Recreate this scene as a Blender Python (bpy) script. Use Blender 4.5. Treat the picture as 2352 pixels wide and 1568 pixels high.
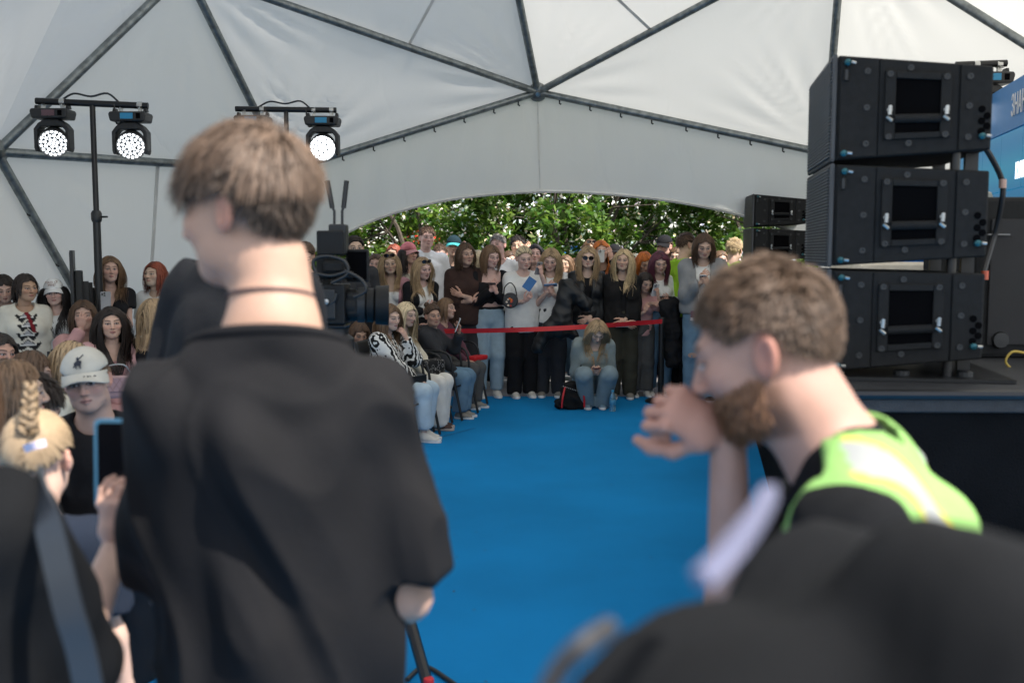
import bpy, math, random
import numpy as np
from mathutils import Vector, Matrix

for o in list(bpy.data.objects): bpy.data.objects.remove(o)
S = bpy.context.scene
C = S.collection
R = math.radians
rng = np.random.default_rng(7)
random.seed(7)

# ------------------------------------------------------------------ camera
CAM_Z, PITCH, F = 1.62, R(5.12), 2286.7       # F: focal length in units of a 2352 px wide frame
cam = bpy.data.cameras.new('camera'); co = bpy.data.objects.new('camera', cam); C.objects.link(co)
cam.lens = 35; cam.sensor_width = 36; cam.clip_end = 500; cam.clip_start = 0.05
co.location = (0, 0, CAM_Z); co.rotation_euler = (R(90) - PITCH, 0, 0)
cam.dof.use_dof = True; cam.dof.focus_distance = 9.6; cam.dof.aperture_fstop = 2.9
S.camera = co
# ------------------------------------------------------------------ light
SUN_EL, SUN_AZ = R(54), R(128)               # azimuth clockwise from +Y (the sun stands behind the camera, to the right)
w = bpy.data.worlds.new('World'); S.world = w; w.use_nodes = True
nt = w.node_tree; bg = nt.nodes['Background']
sky = nt.nodes.new('ShaderNodeTexSky'); sky.sky_type = 'NISHITA'; sky.sun_disc = False
sky.sun_elevation = SUN_EL; sky.sun_rotation = SUN_AZ
hz = nt.nodes.new('ShaderNodeHueSaturation'); hz.inputs['Saturation'].default_value = .55       # a thin milky haze over the blue
nt.links.new(sky.outputs[0], hz.inputs['Color']); nt.links.new(hz.outputs[0], bg.inputs[0]); bg.inputs[1].default_value = 0.125
sl = bpy.data.lights.new('sun', 'SUN'); so = bpy.data.objects.new('sun', sl); C.objects.link(so)
sl.energy = 3.3; sl.angle = R(0.53); sl.color = (1.0, 0.94, 0.86)
sd = Vector((math.sin(SUN_AZ) * math.cos(SUN_EL), math.cos(SUN_AZ) * math.cos(SUN_EL), math.sin(SUN_EL)))
so.rotation_euler = sd.to_track_quat('Z', 'Y').to_euler(); so.location = sd * 30
S.view_settings.view_transform = 'Standard'; S.view_settings.look = 'None'; S.view_settings.gamma = 1
S.view_settings.exposure = 1.36
S.render.engine = 'CYCLES'
S.cycles.max_bounces = 9; S.cycles.diffuse_bounces = 6; S.cycles.glossy_bounces = 3; S.cycles.transmission_bounces = 8
S.cycles.transparent_max_bounces = 8; S.cycles.use_denoising = True; S.cycles.caustics_reflective = False
S.cycles.sample_clamp_indirect = 8


def ray(px, py):
    cx, cy = (px - 1176) / F, (784 - py) / F
    return np.array((cx, math.cos(PITCH) + cy * math.sin(PITCH), -math.sin(PITCH) + cy * math.cos(PITCH)))
def at(px, py, Y):
    d = ray(px, py); return np.array((0, 0, CAM_Z)) + d * (Y / d[1])
def ground(px, py, z=0):
    d = ray(px, py); return np.array((0, 0, CAM_Z)) + d * ((z - CAM_Z) / d[2])

# ------------------------------------------------------------------ objects
def link(o, parent=None):
    C.objects.link(o)
    if parent is not None: o.parent = parent
    return o
def tag(o, label=None, cat=None, group=None, kind=None):
    if label: o['label'] = label
    if cat: o['category'] = cat
    if group: o['group'] = group
    if kind: o['kind'] = kind
    return o
def thing(name, label, cat, loc=(0, 0, 0), rz=0, group=None):
    o = bpy.data.objects.new(name, None); link(o); o.location = tuple(loc); o.rotation_euler = (0, 0, rz)
    return tag(o, label, cat, group)
def copy_tree(o, parent=None):
    c = o.copy(); C.objects.link(c); c.parent = parent
    for ch in list(o.children): copy_tree(ch, c)
    return c

def mesh_np(name, V, Q, mat=None, col=None, smooth=True):
    """V (n,3), Q (m,3|4) arrays -> mesh"""
    V = np.asarray(V, dtype=np.float32); Q = np.asarray(Q, dtype=np.int32)
    me = bpy.data.meshes.new(name); k = Q.shape[1]; m = len(Q)
    me.vertices.add(len(V)); me.vertices.foreach_set('co', V.ravel())
    me.loops.add(m * k); me.loops.foreach_set('vertex_index', Q.ravel())
    me.polygons.add(m); me.polygons.foreach_set('loop_start', np.arange(0, m * k, k, dtype=np.int32))
    try: me.polygons.foreach_set('loop_total', np.full(m, k, dtype=np.int32))
    except Exception: pass
    me.update(calc_edges=True)
    if smooth: me.polygons.foreach_set('use_smooth', np.ones(m, dtype=bool))
    if col is not None:
        a = me.attributes.new('Col', 'FLOAT_COLOR', 'POINT')
        c4 = np.ones((len(V), 4), dtype=np.float32); c4[:, :3] = col; a.data.foreach_set('color', c4.ravel())
    if mat is not None: me.materials.append(mat)
    return me
def mobj(name, me, parent=None, **kw):
    return tag(link(bpy.data.objects.new(name, me), parent), **kw)

class MB:
    """collects boxes, tubes and sheets with plain faces"""
    def __init__(s): s.v, s.f = [], []
    def add(s, V, Fs):
        n = len(s.v); s.v += [tuple(p) for p in V]; s.f += [tuple(i + n for i in f) for f in Fs]; return s
    def box(s, c, d, rot=None):
        c = Vector(c); d = Vector(d) / 2; M = rot if rot is not None else Matrix.Identity(3)
        V = [c + M @ Vector((x * d.x, y * d.y, z * d.z)) for z in (-1, 1) for y in (-1, 1) for x in (-1, 1)]
        return s.add(V, [(0, 2, 3, 1), (4, 5, 7, 6), (0, 1, 5, 4), (2, 6, 7, 3), (0, 4, 6, 2), (1, 3, 7, 5)])
    def hexa(s, P8):
        return s.add(P8, [(0, 2, 3, 1), (4, 5, 7, 6), (0, 1, 5, 4), (2, 6, 7, 3), (0, 4, 6, 2), (1, 3, 7, 5)])
    def tube(s, pts, r, n=10, r1=None, caps=True):
        pts = [Vector(tuple(p)) for p in pts]; m = len(pts); V = []; prev = None
        for i, p in enumerate(pts):
            t = (pts[min(i + 1, m - 1)] - pts[max(i - 1, 0)]).normalized()
            a = t.orthogonal().normalized() if prev is None else (prev - t * prev.dot(t)).normalized()
            prev = a; b = t.cross(a); rr = r if r1 is None else r + (r1 - r) * i / (m - 1)
            V += [p + a * math.cos(2 * math.pi * k / n) * rr + b * math.sin(2 * math.pi * k / n) * rr for k in range(n)]
        Fs = [(i * n + k, i * n + (k + 1) % n, (i + 1) * n + (k + 1) % n, (i + 1) * n + k) for i in range(m - 1) for k in range(n)]
        if caps: Fs += [tuple(range(n - 1, -1, -1)), tuple((m - 1) * n + k for k in range(n))]
        return s.add(V, Fs)
    def lathe(s, prof, M=None, n=20):
        """prof [(r,z)], axis z, M a 4x4"""
        M = M or Matrix.Identity(4); V = []
        for r_, z in prof: V += [M @ Vector((r_ * math.cos(2 * math.pi * k / n), r_ * math.sin(2 * math.pi * k / n), z)) for k in range(n)]
        m = len(prof)
        Fs = [(i * n + k, i * n + (k + 1) % n, (i + 1) * n + (k + 1) % n, (i + 1) * n + k) for i in range(m - 1) for k in range(n)]
        Fs += [tuple(range(n - 1, -1, -1)), tuple((m - 1) * n + k for k in range(n))]
        return s.add(V, Fs)
    def prism(s, poly, fn, d0, d1):
        """poly: 2d points; fn(a,b,d)->point"""
        n = len(poly); V = [fn(a, b, d0) for a, b in poly] + [fn(a, b, d1) for a, b in poly]
        return s.add(V, [tuple(range(n - 1, -1, -1)), tuple(range(n, 2 * n))] + [(i, (i + 1) % n, n + (i + 1) % n, n + i) for i in range(n)])
    def mesh(s, name, mat=None, smooth=False):
        me = bpy.data.meshes.new(name); me.from_pydata(s.v, [], s.f); me.update()
        if mat: me.materials.append(mat)
        if smooth:
            me.polygons.foreach_set('use_smooth', [True] * len(me.polygons))
            me.set_sharp_from_angle(angle=R(40))
        return me
    def build(s, name, mat=None, parent=None, bevel=0, smooth=False, **kw):
        o = mobj(name, s.mesh(name, mat, smooth), parent, **kw)
        if bevel:
            b = o.modifiers.new('bevel', 'BEVEL'); b.width = bevel; b.segments = 2; b.limit_method = 'ANGLE'
        return o

# ------------------------------------------------------------------ materials
_mats = {}
def _new(name):
    m = bpy.data.materials.new(name); m.use_nodes = True
    n = m.node_tree.nodes; return m, n, m.node_tree.links, n['Principled BSDF']
def surf(name, col, rough=0.6, metal=0.0, var=0.12, scale=6.0, bump=0.0, bscale=60.0, spec=0.5, attr=False, coat=0, stretch=None, sheen=0):
    key = (name, tuple(col) if col is not None else None, rough, metal, var, scale, bump, bscale, spec, attr, coat, sheen)
    if key in _mats: return _mats[key]
    m, n, l, b = _new(name)
    tc = n.new('ShaderNodeTexCoord'); mp = n.new('ShaderNodeMapping'); l.new(tc.outputs['Object'], mp.inputs[0])
    if stretch: mp.inputs['Scale'].default_value = stretch
    nz = n.new('ShaderNodeTexNoise'); nz.inputs['Scale'].default_value = scale; nz.inputs['Detail'].default_value = 5
    l.new(mp.outputs[0], nz.inputs['Vector'])
    mx = n.new('ShaderNodeMix'); mx.data_type = 'RGBA'; mx.blend_type = 'MULTIPLY'; mx.inputs[0].default_value = 1
    rp = n.new('ShaderNodeMapRange'); rp.inputs[1].default_value = 0.3; rp.inputs[2].default_value = 0.7
    rp.inputs[3].default_value = 1 - var; rp.inputs[4].default_value = 1 + var
    l.new(nz.outputs['Fac'], rp.inputs[0]); l.new(rp.outputs[0], mx.inputs[7])
    if attr:
        at_ = n.new('ShaderNodeAttribute'); at_.attribute_name = 'Col'; l.new(at_.outputs['Color'], mx.inputs[6])
    else: mx.inputs[6].default_value = (*col, 1)
    l.new(mx.outputs[2], b.inputs['Base Color'])
    b.inputs['Roughness'].default_value = rough; b.inputs['Metallic'].default_value = metal
    b.inputs['Specular IOR Level'].default_value = spec; b.inputs['Coat Weight'].default_value = coat
    b.inputs['Sheen Weight'].default_value = sheen; b.inputs['Sheen Roughness'].default_value = 0.5
    if bump:
        n2 = n.new('ShaderNodeTexNoise'); n2.inputs['Scale'].default_value = bscale; n2.inputs['Detail'].default_value = 4
        l.new(mp.outputs[0], n2.inputs['Vector'])
        bp = n.new('ShaderNodeBump'); bp.inputs['Strength'].default_value = bump; bp.inputs['Distance'].default_value = 0.01
        l.new(n2.outputs['Fac'], bp.inputs['Height']); l.new(bp.outputs[0], b.inputs['Normal'])
    _mats[key] = m
    return m
def cloth(col, name='cloth', rough=0.9, attr=False, bump=0.16, bscale=38, spec=0.2, var=0.12):
    return surf(name, col, rough, 0, var, 9, bump, bscale, spec, attr, sheen=0.0)
def emit(name, col, strength):
    m, n, l, b = _new(name); b.inputs['Base Color'].default_value = (*col, 1)
    b.inputs['Emission Color'].default_value = (*col, 1); b.inputs['Emission Strength'].default_value = strength
    return m
M_skin = surf('skin', None, 0.55, 0, 0.05, 30, 0.08, 220, 0.35, attr=True)
M_hair = surf('hair', None, 0.5, 0, 0.12, 40, 0, 60, 0.35, attr=True)
M_paint = cloth(None, 'printed_cloth', attr=True)
M_black = surf('black_plastic', (0.012, 0.013, 0.014), 0.45, bump=0.1, bscale=300)
M_blackmetal = surf('black_metal', (0.015, 0.015, 0.016), 0.35, 0.3)
M_steel = surf('galvanised_steel', (0.22, 0.24, 0.24), 0.45, 0.75, 0.35, 14, 0.08, 80)
M_chrome = surf('bright_metal', (0.5, 0.5, 0.48), 0.35, 0.9)
M_white = surf('white_plastic', (0.75, 0.75, 0.74), 0.4)

# ------------------------------------------------------------------ signed distance shapes -> smooth meshes
nrm = lambda v: np.asarray(v, float) / (np.linalg.norm(v) + 1e-12)
A3 = lambda *v: np.array(v, float)
def rc(a, b, ra, rb, u=None, k=1.0, flat=False, sm=0.03):
    return ('rc', np.asarray(a, float), np.asarray(b, float), ra, rb, None if u is None else nrm(u), k, flat, sm)
def d_rc(P, pr, inf=0.0):
    _, a, b, ra, rb, u, k, flat, sm = pr
    Q = P - a
    ba = b - a
    if u is not None and k != 1:
        lat = Q @ u; Q = Q - lat[..., None] * (u * (1 - 1 / k)); lb = ba @ u; ba = ba - lb * u * (1 - 1 / k)
    L2 = ba @ ba + 1e-12; t = (Q @ ba) / L2; tc = np.clip(t, 0, 1)
    D = Q - tc[..., None] * ba
    d = np.sqrt((D * D).sum(-1)) - (ra + (rb - ra) * tc) - inf
    if flat: d = np.maximum(d, (t - 1) * math.sqrt(L2))
    return d
def d_ell(P, c, r):
    Q = P - c; k0 = np.sqrt(((Q / r) ** 2).sum(-1)); k1 = np.sqrt(((Q / (r * r)) ** 2).sum(-1)) + 1e-9
    return k0 * (k0 - 1) / k1
def smin(a, b, k):
    h = np.maximum(k - np.abs(a - b), 0) / k
    return np.minimum(a, b) - h * h * k * 0.25
def smax(a, b, k): return -smin(-a, -b, k)

class Grid:
    def __init__(s, lo, hi, res):
        s.o = np.asarray(lo, float); s.res = res
        s.n = np.ceil((np.asarray(hi, float) - s.o) / res).astype(int) + 1
        s.a = np.full(s.n, 1.0, dtype=np.float32)
    def win(s, lo, hi):
        i0 = np.maximum(np.floor((lo - s.o) / s.res).astype(int), 0); i1 = np.minimum(np.ceil((hi - s.o) / s.res).astype(int) + 1, s.n)
        if (i1 <= i0).any(): return None, None
        ax = [s.o[i] + s.res * np.arange(i0[i], i1[i]) for i in range(3)]
        P = np.stack(np.meshgrid(*ax, indexing='ij'), -1)
        return tuple(slice(i0[i], i1[i]) for i in range(3)), P
    def prim(s, pr, inf=0.0, sm=None):
        _, a, b, ra, rb, u, k, flat, k0 = pr; k_ = k0 if sm is None else sm
        m = (max(ra, rb) + inf) * max(k, 1) + k_ + 2.5 * s.res
        sl_, P = s.win(np.minimum(a, b) - m, np.maximum(a, b) + m)
        if sl_ is None: return
        s.a[sl_] = smin(s.a[sl_], d_rc(P, pr, inf), k_)
    def func(s, lo, hi, fn, k):
        sl_, P = s.win(np.asarray(lo, float), np.asarray(hi, float))
        if sl_ is not None: s.a[sl_] = smin(s.a[sl_], fn(P), k)
    def cut(s, fn, k=0.01):
        sl_, P = s.win(s.o, s.o + s.n * s.res); s.a = smax(s.a, fn(P), k)
    def nets(s):
        a = s.a; ins = a < 0
        c = [ins[x:a.shape[0] - 1 + x, y:a.shape[1] - 1 + y, z:a.shape[2] - 1 + z] for x in (0, 1) for y in (0, 1) for z in (0, 1)]
        cnt = sum(q.astype(np.int8) for q in c); act = (cnt > 0) & (cnt < 8)
        idx = np.argwhere(act)
        if len(idx) == 0: return np.zeros((0, 3)), np.zeros((0, 4), int)
        offs = np.array([(x, y, z) for x in (0, 1) for y in (0, 1) for z in (0, 1)])
        vals = np.stack([a[idx[:, 0] + o[0], idx[:, 1] + o[1], idx[:, 2] + o[2]] for o in offs], 1)
        acc = np.zeros((len(idx), 3)); num = np.zeros(len(idx))
        for i in range(8):
            for ax in range(3):
                if offs[i][ax] == 0:
                    j = i + (4, 2, 1)[ax]
                    va, vb = vals[:, i], vals[:, j]; m = (va < 0) != (vb < 0)
                    t = np.where(m, va / np.where(m, va - vb, 1), 0)
                    p = offs[i][None, :] + t[:, None] * (offs[j] - offs[i])[None, :]
                    acc += np.where(m[:, None], p, 0); num += m
        V = s.o + s.res * (idx + acc / num[:, None])
        vid = np.full(act.shape, -1, dtype=np.int64); vid[act] = np.arange(len(idx))
        quads = []
        for ax in range(3):
            b, c_ = (ax + 1) % 3, (ax + 2) % 3
            sa = [slice(None)] * 3; sb = [slice(None)] * 3; sa[ax] = slice(0, -1); sb[ax] = slice(1, None)
            A, B = ins[tuple(sa)], ins[tuple(sb)]
            e = np.argwhere(A != B)
            e = e[(e[:, b] > 0) & (e[:, c_] > 0) & (e[:, b] < a.shape[b] - 1) & (e[:, c_] < a.shape[c_] - 1)]
            if len(e) == 0: continue
            def cell(db, dc):
                q = e.copy(); q[:, b] += db; q[:, c_] += dc; return vid[q[:, 0], q[:, 1], q[:, 2]]
            q = np.stack([cell(-1, -1), cell(0, -1), cell(0, 0), cell(-1, 0)], 1)
            f = A[e[:, 0], e[:, 1], e[:, 2]]
            q[~f] = q[~f][:, ::-1]
            quads.append(q)
        Q = np.concatenate(quads); Q = Q[(Q >= 0).all(1)]
        return V, Q

def vnorm(V, Q):
    n = np.zeros_like(V); fn_ = np.cross(V[Q[:, 2]] - V[Q[:, 0]], V[Q[:, 3]] - V[Q[:, 1]])
    for i in range(4): np.add.at(n, Q[:, i], fn_)
    return n / (np.linalg.norm(n, axis=1)[:, None] + 1e-12)
def folds(V, amp, freq=14.0, seed=0, axis=(1, 1, 0.45)):
    r_ = np.random.default_rng(seed); f = np.zeros(len(V)); W = V * np.asarray(axis)
    warp = np.sin(V @ r_.normal(size=3) * 9 + r_.uniform(0, 6)) * 0.9 + np.sin(V @ r_.normal(size=3) * 17 + r_.uniform(0, 6)) * .5
    for i in range(5):
        k = nrm(r_.normal(size=3)) * freq * (0.7 + 0.5 * i); x = np.sin(W @ k * 1.6 + warp * (1.3 + .3 * i) + r_.uniform(0, 6))
        f += (1 - 2 * np.abs(x)) * 0.5 ** (i * .6) if i % 2 else x * 0.5 ** (i * .6)
    return f * amp * 0.5
def join(parts):
    """list of (V,Q,col) -> one"""
    Vs, Qs, Cs, n = [], [], [], 0
    for V, Q, c in parts:
        if len(V) == 0: continue
        Vs.append(V); Qs.append(Q + n); Cs.append(np.broadcast_to(np.asarray(c, float), V.shape)); n += len(V)
    return np.concatenate(Vs), np.concatenate(Qs), np.concatenate(Cs)
# ------------------------------------------------------------------ heads and hands
def head_sdf(P, male=False, neck=1.):
    ax = np.abs(P[..., 0]); M = np.stack([ax, P[..., 1], P[..., 2]], -1)       # mirrored
    jw = 1.1 if male else 1.0
    d = d_ell(P, A3(0, .014, .030), A3(.074, .091, .086))
    d = smin(d, d_ell(P, A3(0, -.030, -.030), A3(.059 * jw, .060, .082)), .03)
    d = smin(d, d_ell(P, A3(0, -.056, -.090), A3(.031 * jw, .030, .024)), .03)
    d = smin(d, d_ell(M, A3(.044 * jw, -.012, -.068), A3(.014, .034, .022)), .03)
    d = smin(d, d_ell(M, A3(.042, -.058, -.020), A3(.021, .022, .020)), .025)
    d = smin(d, d_rc(M, rc((.012, -.083, .024), (.042, -.070, .026), .011, .009)), .018)
    d = smax(d, -d_ell(M, A3(.030, -.104, .003), A3(.019, .018, .0125)), .016)
    d = smin(d, d_ell(M, A3(.0305, -.0775, .003), A3(.0125, .0125, .0125)), .004)
    d = smin(d, d_rc(P, rc((0, -.086, .014), (0, -.109, -.028), .0075, .0105)), .014)
    d = smin(d, d_ell(M, A3(.0105, -.099, -.032), A3(.0075, .010, .0070)), .007)
    d = smin(d, d_rc(M, rc((0, -.0935, -.0565), (.018, -.083, -.0585), .0065, .003)), .008)
    d = smin(d, d_rc(M, rc((0, -.0915, -.0675), (.016, -.083, -.0625), .0075, .003)), .006)
    d = smax(d, -d_rc(M, rc((0, -.103, -.0615), (.019, -.091, -.0605), .0035, .002)), .003)
    E = M - A3(.073, .014, -.008); E = np.stack([E[..., 0] - .35 * E[..., 1], E[..., 1] - .2 * E[..., 2], E[..., 2]], -1)
    ear = d_ell(E, A3(.006, 0, 0), A3(.011, .019, .031)); ear = smax(ear, -d_ell(E, A3(.017, -.003, .004), A3(.009, .011, .019)), .006)
    d = smin(d, ear, .008)
    d = smin(d, d_rc(P, rc((0, .020, -.06), (0, .040, -.175), .050 * jw * neck, .052 * jw * neck)), .03)
    return d
HEAD_LO, HEAD_HI = A3(-.115, -.135, -.20), A3(.115, .125, .135)
_head = {}
def head_mesh(male, res=.0052):
    if (male, res) not in _head:
        g = Grid(HEAD_LO, HEAD_HI, res); g.func(HEAD_LO, HEAD_HI, lambda P: head_sdf(P, male), .001)
        g.cut(lambda P: -.165 - P[..., 2], .004)
        _head[(male, res)] = g.nets()
    return _head[(male, res)]
def mixc(c, t, m): return c * (1 - m[:, None]) + np.asarray(t, float) * m[:, None]
def sm_(x, a, b): t = np.clip((x - a) / (b - a), 0, 1); return t * t * (3 - 2 * t)
def head_paint(V, skin, hair, male=False, makeup=.5, beard=0, scalp=0, low=0):
    skin = np.asarray(skin, float); c = np.tile(skin, (len(V), 1)); x, y, z = np.abs(V[:, 0]), V[:, 1], V[:, 2]
    front = (y < -.05).astype(float)
    c = mixc(c, skin * A3(1.05, .72, .68), np.exp(-(((x - .042) / .022) ** 2 + ((z + .025) / .020) ** 2)) * front * .55)
    c = mixc(c, skin * A3(1.05, .76, .72), np.exp(-((x / .014) ** 2 + ((z + .03) / .014) ** 2)) * front * .5)
    c = mixc(c, skin * A3(1.05, .60, .55), sm_(x, .070, .085) * (np.abs(z + .008) < .04) * .5)
    lip = A3(.42, .13, .13) * (.55 + .45 * makeup) + skin * .25
    m = 1 - sm_(np.sqrt((x / .0225) ** 2 + ((z + .0615) / .0105) ** 2), .8, 1.1); c = mixc(c, lip, m * front * (.85 if not male else .5))
    c = mixc(c, (.06, .015, .015), (1 - sm_(np.abs(z + .0612), .001, .0035)) * (x < .021) * (y < -.075) * .9)
    brow = np.asarray(hair) * .45 + A3(.02, .014, .01)
    zb = .0235 + .006 * np.sin(np.clip((x - .010) / .04, 0, 1) * 2.2)
    c = mixc(c, brow, (1 - sm_(np.abs(z - zb), .002, .0055)) * sm_(x, .010, .016) * (1 - sm_(x, .046, .054)) * front * .85)
    ex, ez = x - .0305, z - .003
    al = (ex / .0160) ** 2 + (ez / .0058) ** 2
    c = mixc(c, (.10, .05, .04), (1 - sm_(al, .95, 2.3)) * front * (.55 + .3 * makeup))
    c = mixc(c, (.50, .47, .45), (1 - sm_(al, .55, .9)) * front)
    c = mixc(c, (.03, .022, .02), (1 - sm_(np.hypot(ex, ez), .0045, .0078)) * front)
    c = mixc(c, (.02, .015, .014), (1 - sm_(np.abs(ez - .0055 + 14 * ex * ex), .001, .0035)) * (np.abs(ex) < .018) * front * .9)
    c = mixc(c, skin * .25, (1 - sm_(np.hypot(x - .0075, z + .0375), .002, .0055)) * (y < -.088) * .85)
    if beard:
        bz = sm_(-z, .030, .055) * sm_(-y, -.035, -.005) * (1 - sm_(-z, .112, .13)) + (1 - sm_(np.abs(z + .047), .004, .010)) * (x < .028) * (y < -.07)
        lipm = 1 - (1 - sm_(np.sqrt((x / .0215) ** 2 + ((z + .0615) / .010) ** 2), .8, 1.1)) * front
        c = mixc(c, np.asarray(beard), np.clip(bz, 0, 1) * lipm * .8)
    if scalp:
        n = (V - A3(0, .014, .022)) / A3(.079, .097, .094); th = hairline(n[:, 1], low) + .01
        c = mixc(c, np.asarray(hair) * .8, sm_(n[:, 2] - th, -.05, .08) * scalp)
    return np.clip(c, 0.004, 1)

def hand_prims(curl=(.5, .5, .5, .5), thumb=.4, spread=.06):
    """right hand, wrist at origin, fingers along +Z, palm towards -Y, thumb on +X"""
    pr = [rc((0, 0, -.02), (0, 0, .03), .019, .017, (1, 0, 0), 1.45), rc((0, 0, .02), (0, -.002, .078), .0145, .0135, (1, 0, 0), 2.5, sm=.015)]
    bx = (.031, .0105, -.0105, -.030); ln = (.074, .083, .077, .060); rr = (.0088, .0092, .0088, .0078)
    for i in range(4):
        p = A3(bx[i], -.001, .084 - abs(i - 1) * .004); a = .0; sx = (1.5 - i) * spread
        for j, fr in enumerate((.46, .30, .24)):
            a += curl[i] * (.9, 1.15, .8)[j]
            q = p + ln[i] * fr * nrm(A3(sx * math.cos(a), -math.sin(a), math.cos(a)))
            pr.append(rc(p, q, rr[i] * (1 - .10 * j), rr[i] * (1 - .10 * (j + 1)), sm=.006)); p = q
    p = A3(.024, -.004, .022); d0 = nrm(A3(.75, -.30 - .5 * thumb, .72))
    for j, L in enumerate((.042, .034, .027)):
        d = nrm(d0 + A3(-.45 * thumb, -.25 * thumb, .35) * j); q = p + d * L
        pr.append(rc(p, q, (.0135, .0105, .0098)[j], (.0108, .0100, .0078)[j], sm=.010)); p = q
    return pr
_hand = {}
POSES = {'relaxed': ((.32, .38, .42, .45), .35), 'grip': ((.42, .62, .66, .70), .9), 'fist': ((1.25, 1.32, 1.32, 1.3), 1.0), 'flat': ((.12, .12, .14, .18), .2), 'hook': ((.95, .75, .62, .5), .8)}
def hand_mesh(pose, res=.0042):
    if (pose, res) not in _hand:
        g = Grid((-.075, -.10, -.035), (.10, .04, .185), res)
        for p in hand_prims(*POSES[pose]): g.prim(p)
        _hand[(pose, res)] = g.nets()
    return _hand[(pose, res)]
def frame(zdir, yhint):
    z = nrm(zdir); y = np.asarray(yhint, float); y = nrm(y - z * (y @ z)); x = np.cross(y, z); return np.stack([x, y, z], 1)

# ------------------------------------------------------------------ hair
def hairline(y, low=0.): return np.interp(y, (-1, -.86, -.72, -.56, -.38, -.14, .04, .2, .36, .8, 1), (.62, .50, .37, .14, -.02, .03, .08, .02, -.24, -.52, -.58)) - low * np.clip((y - .15) / .2, 0, 1)
def on_scalp(n, m=640, line=0.0, seed=0, low=0.):
    r_ = np.random.default_rng(seed); d = r_.normal(size=(m * 4, 3)); d /= np.linalg.norm(d, axis=1)[:, None]
    th = hairline(d[:, 1], low) + line
    return d[d[:, 2] > th][:m]
def ribbons(paths, outn, w0, w1, lens=None, tri=False):
    """paths (n,s,3), outn (n,s,3) outward -> thin curved strips"""
    T = np.gradient(paths, axis=1); T /= np.linalg.norm(T, axis=2)[..., None] + 1e-9
    B = np.cross(T, outn); B /= np.linalg.norm(B, axis=2)[..., None] + 1e-9
    n, s = paths.shape[:2]; t = np.linspace(0, 1, s)[None, :, None]
    wd = (w0 * (1 - t ** 2) + w1 * t ** 2) * np.ones((n, 1, 1)) if np.isscalar(w0) else (w0[:, None, None] * (1 - .75 * t ** 2))
    N = np.cross(B, T); ct = N * np.sign((N * outn).sum(-1, keepdims=True))
    L, Rr, Cc = paths - B * wd / 2, paths + B * wd / 2, paths + ct * wd * .28
    V = np.stack([L, Cc, Rr], 2).reshape(-1, 3)
    i = np.arange(n)[:, None] * s * 3 + np.arange(s - 1)[None, :] * 3; i = i.ravel()
    Q = np.concatenate([np.stack([i, i + 1, i + 4, i + 3], 1), np.stack([i + 1, i + 2, i + 5, i + 4], 1)])
    return V, Q
CR_C, CR_R = A3(0, .014, .025), A3(.0805, .0985, .0965)
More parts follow.
